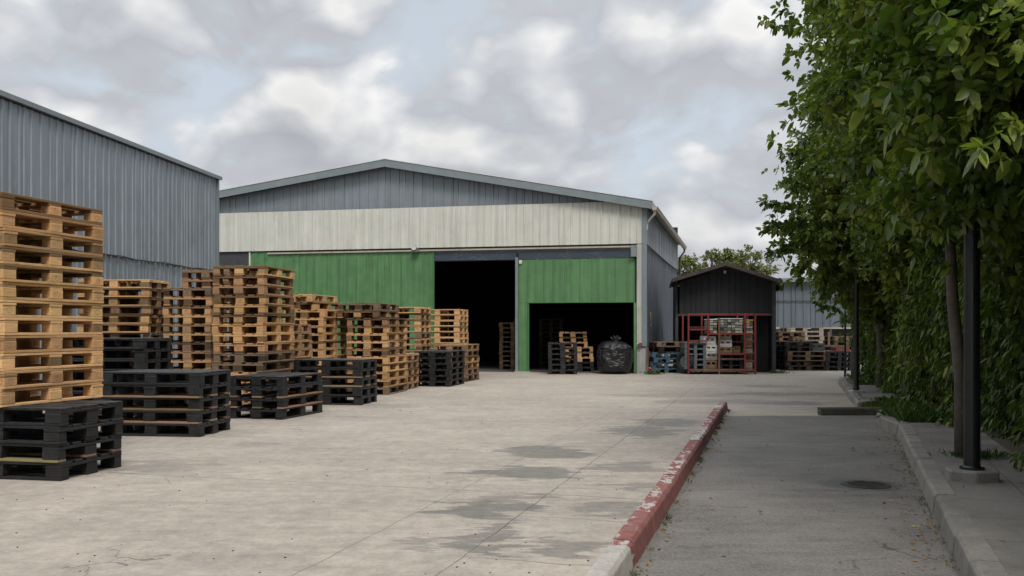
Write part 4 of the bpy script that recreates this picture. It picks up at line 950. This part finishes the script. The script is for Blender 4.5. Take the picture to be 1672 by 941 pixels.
def hedge():
    o = thing('climbing_hedge', 'tall dark green leafy hedge running behind the trees and posts on the right', 'hedge', (5.5, 11, .13))
    base = np.array([5.5, 11, .13])
    # line of the hedge face in plan
    path = [(rx(-2)+1.0, -2), (rx(5)+1.02, 5), (rx(7.2)+.98, 7.2), (rx(9.4)+.86, 9.4), (5.0, 10.9), (5.5, 12.6), (6.15, 14.4), (6.6, 16), (7.2, 18.5), (8.0, 21.0), (8.8, 23)]
    pp = np.array(path); seg = np.linalg.norm(np.diff(pp, axis=0), axis=1); cum = np.concatenate([[0], np.cumsum(seg)])
    N = 17000; ylim = (np.interp(3.2, pp[:, 1], cum), cum[-1])
    t = ylim[0]+(ylim[1]-ylim[0])*RNG.uniform(0, 1, N)**1.25
    X = np.interp(t, cum, pp[:, 0]); Yy = np.interp(t, cum, pp[:, 1])
    H = 3.3+.35*np.sin(t*1.3)+.2*np.sin(t*3.7)
    hz_ = RNG.uniform(0.0, 1.0, N); top = RNG.uniform(0, 1, N) < .12
    z = np.where(top, H+RNG.normal(0, .08, N), hz_*H)+.1
    bulge = .20*np.sin(t*2.1+z*1.1)+.13*np.sin(t*5.3+z*2.3+1)+.10*np.sin(z*3.1+t*.7)
    depth = np.where(top, RNG.uniform(-.8, 0, N), RNG.normal(0, .07, N)-np.abs(RNG.normal(0, .14, N)))+bulge*.8-.1
    depth = np.minimum(depth, .28)
    depth = np.where(z < .5, depth-.05, depth)
    nv = np.array([-.93, .36, 0])
    P = np.stack([X, Yy, z], 1)+nv[None, :]*depth[:, None]
    A = np.tile(nv, (N, 1))+RNG.normal(0, .4, (N, 3))+np.array([0, 0, -.35])
    S = np.full(N, .088)*np.clip(.85+(Yy-6)*.035, .8, 1.5)*RNG.uniform(.7, 1.25, N)
    B, D, L = whorls(P, A, 5, S, .75, .45)
    me = leaf_mesh('foliage', B-base, D, L, .36, M_HEDGE, .5); link('foliage', me, o)
    # woody core
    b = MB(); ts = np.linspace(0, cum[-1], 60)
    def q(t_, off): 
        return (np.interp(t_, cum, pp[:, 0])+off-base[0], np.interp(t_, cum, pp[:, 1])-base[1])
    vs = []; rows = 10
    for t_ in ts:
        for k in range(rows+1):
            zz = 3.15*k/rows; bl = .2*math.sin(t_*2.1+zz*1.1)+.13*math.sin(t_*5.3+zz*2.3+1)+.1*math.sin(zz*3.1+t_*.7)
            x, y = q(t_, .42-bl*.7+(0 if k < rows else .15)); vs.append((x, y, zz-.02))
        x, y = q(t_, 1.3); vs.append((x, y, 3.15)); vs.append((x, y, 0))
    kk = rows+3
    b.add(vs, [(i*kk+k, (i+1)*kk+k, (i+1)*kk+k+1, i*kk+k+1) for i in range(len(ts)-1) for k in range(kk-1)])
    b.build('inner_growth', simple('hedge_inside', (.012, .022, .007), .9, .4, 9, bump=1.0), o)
hedge()

# ------------------------------------------------------------------ posts, drain, grass, fallen leaves
def post(px, py, zb, r, h, label, foot):
    Y = F*(CAMH-zb)/(py-HZ0); x = px2x(px, Y)
    o = thing('lamp_post', label, 'post', (x, Y, zb), 0, 'black posts on the right pavement')
    if foot:
        b = MB(); n = 6; a0 = R(18); poly = [(.185*math.cos(a0+2*math.pi*k/n)*1.05, .16*math.sin(a0+2*math.pi*k/n)) for k in range(n)]; b.prism(poly, -.02, .075); b.build('footing', M_KC, o, bevel=.012)
    else:
        b = MB(); b.box((0, 0, .02), (.22, .22, .04)); b.build('footing', M_CONC, o, bevel=.008)
    b = MB(); b.tube([(0, 0, .02), (0, 0, .09), (0, 0, .1), (0, 0, h)], [r*1.12, r*1.12, r, r*.86], 20); b.build('pole', M_POST, o)
    b = MB(); b.tube([(0, 0, .076), (0, 0, .09)], r*1.5, 20); b.build('flange', M_POST, o)
post(1587, 783, .13, .056, 3.7, 'thick black post on a grey concrete footing beside the hedge', True)
post(1398, 641, .11, .045, 3.6, 'thin black post farther along the kerb before the hedge', False)
post(1380, 618, .0, .028, 2.4, 'slimmest black post at the far bend of the kerb', False)
def drain():
    o = thing('drain_cover', 'round iron drain cover in a damp patch on the road', 'drain cover', (2.74, 7.12, .005))
    b = MB(); n = 28
    b.tube([(0, 0, 0), (0, 0, .004)], .185, n); b.build('frame', M_IRON, o)
    b = MB(); b.tube([(0, 0, .0045), (0, 0, .006)], .15, n)
    for k in range(-3, 4):
        L = math.sqrt(max(.135**2-(k*.043)**2, 0)); b.box((0, k*.043, .0078), (2*L, .02, .003))
    b.build('lid', M_IRON, o)
drain()
def grass():
    P = []; A = []; L = []
    def patch(n, poly_fn, ln, z):
        for _ in range(n):
            x, y = poly_fn(); P.append((x, y, z)); A.append((random.gauss(0, .35), random.gauss(0, .35), 1)); L.append(ln*random.uniform(.5, 1.3))
    patch(2600, lambda: (lambda y: (random.uniform(4.6+(y-11)*.3, 5.6+(y-11)*.35), y))(random.uniform(10.75, 12.9)), .17, .11)
    patch(1500, lambda: (lambda y: (random.uniform(5.0+(y-13)*.33, 6.4+(y-13)*.3), y))(random.uniform(13.05, 13.95)), .10, .05)
    patch(1200, lambda: (lambda y: (random.uniform(6.9+(y-18.4)*.3, 8.2+(y-18.4)*.33), y))(random.uniform(18.6, 21.8)), .13, .11)
    for _ in range(130):      # tufts along the foot of the painted kerb
        y = random.uniform(4.2, 13.8)
        if mnoise.noise(Vector((y*2.2, 0, 3))) < -.02: continue
        for k in range(14): P.append((kx(y)+.004+abs(random.gauss(0, .016)), y+random.gauss(0, .05), .004)); A.append((random.gauss(.3, .5), random.gauss(0, .5), .8)); L.append(random.uniform(.012, .04))
    for _ in range(60):
        y = random.uniform(4.4, 11)
        for k in range(10): P.append((rx(y)-abs(random.gauss(0, .02)), y+random.gauss(0, .06), .004)); A.append((random.gauss(-.3, .5), random.gauss(0, .5), .8)); L.append(random.uniform(.012, .035))
    for _ in range(420): P.append((3.95+random.gauss(0, .12), 7.75+random.gauss(0, .08), .13)); A.append((random.gauss(0, .5), random.gauss(0, .5), 1)); L.append(random.uniform(.04, .1))
    P, A, L = np.array(P), np.array(A), np.array(L)
    me = leaf_mesh('grass', P, A, L, .1, M_GRASS, .3); tag(link('grass', me), 'short green grass and weeds growing along the kerbs', 'grass', kind='stuff')
    # weeds with their own place
    for (x, y, n, s, lab) in ((px2x(1066, 25.2), 25.15, 260, .10, 'bright green weed tuft at the foot of the hall corner'), (px2x(1268, 25.9), 25.7, 160, .10, 'yellow green weed at the foot of the shed post'), (px2x(1483, 11.6), 11.5, 420, .2, 'leafy fern like shrub at the end of the near kerb'), (px2x(1450, 13.8), 13.7, 200, .15, 'low weed clump behind the dark cross kerb')):
        q = np.stack([RNG.normal(0, .14, n), RNG.normal(0, .1, n), np.abs(RNG.normal(0, .05, n))], 1); a = RNG.normal(0, .6, (n, 3)); a[:, 2] = np.abs(a[:, 2])+.3
        q[:, 2] *= .5; me = leaf_mesh('weed', q, a, np.full(n, s)*RNG.uniform(.5, 1.2, n), .3, M_GRASS, .5); tag(link('weed', me, None, (x, y, .0 if y > 14 else .11)), lab, 'weed')
    n = 820; P = []; 
    for _ in range(n):
        c = random.random(); y = random.uniform(4.3, 12.6)**1.0
        if c < .5: x = rx(y)-abs(random.gauss(0, .13)); z = .012
        elif c < .72: x = kx(y)+abs(random.gauss(0, .08)); z = .012
        elif c < .9: x = rx(y)+random.uniform(.2, 1.1); z = .135
        else: x = random.uniform(kx(y), rx(y)); z = .01
        if z < .1 and y < 12.6: P.append((x, y, z))
        elif y < 10.5: P.append((x, y, z))
    P = np.array(P); n = len(P); a = RNG.normal(0, 1, (n, 3)); a[:, 2] *= .12
    me = leaf_mesh('fallen_leaves', P, a, RNG.uniform(.012, .036, n), .55, M_DRY, .05, .25); tag(link('fallen_leaves', me), 'scattered yellow and brown fallen leaves along the kerbs', 'fallen leaves', kind='stuff')
    # crumbs and pebbles on the concrete
    n = 260; b = MB()
    for _ in range(n):
        y = 4.4+random.random()**1.6*16; x = random.uniform(-.62*y, kx(y)-.1); s = random.uniform(.002, .0055)
        b.box((x, y, s*.4), (s*2, s*1.5, s), random.uniform(0, 3))
    tag(b.build('gravel', M_SOIL), 'small dark crumbs and pebbles strewn over the concrete yard', 'gravel', kind='stuff')
grass()
# red hydrant stub at the hall corner
o = thing('hydrant_stub', 'small red hydrant stub at the foot of the hall corner', 'hydrant', (px2x(1061.5, 25.3), 25.3, 0))
b = MB(); b.tube([(0, 0, 0), (0, 0, .13), (0, 0, .15), (0, 0, .2)], [.05, .045, .06, .03], 10); b.build('body', M_RED, o); b = MB(); b.tube([(-.07, 0, .1), (.07, 0, .1)], .025, 8); b.build('nozzle', M_RED, o)
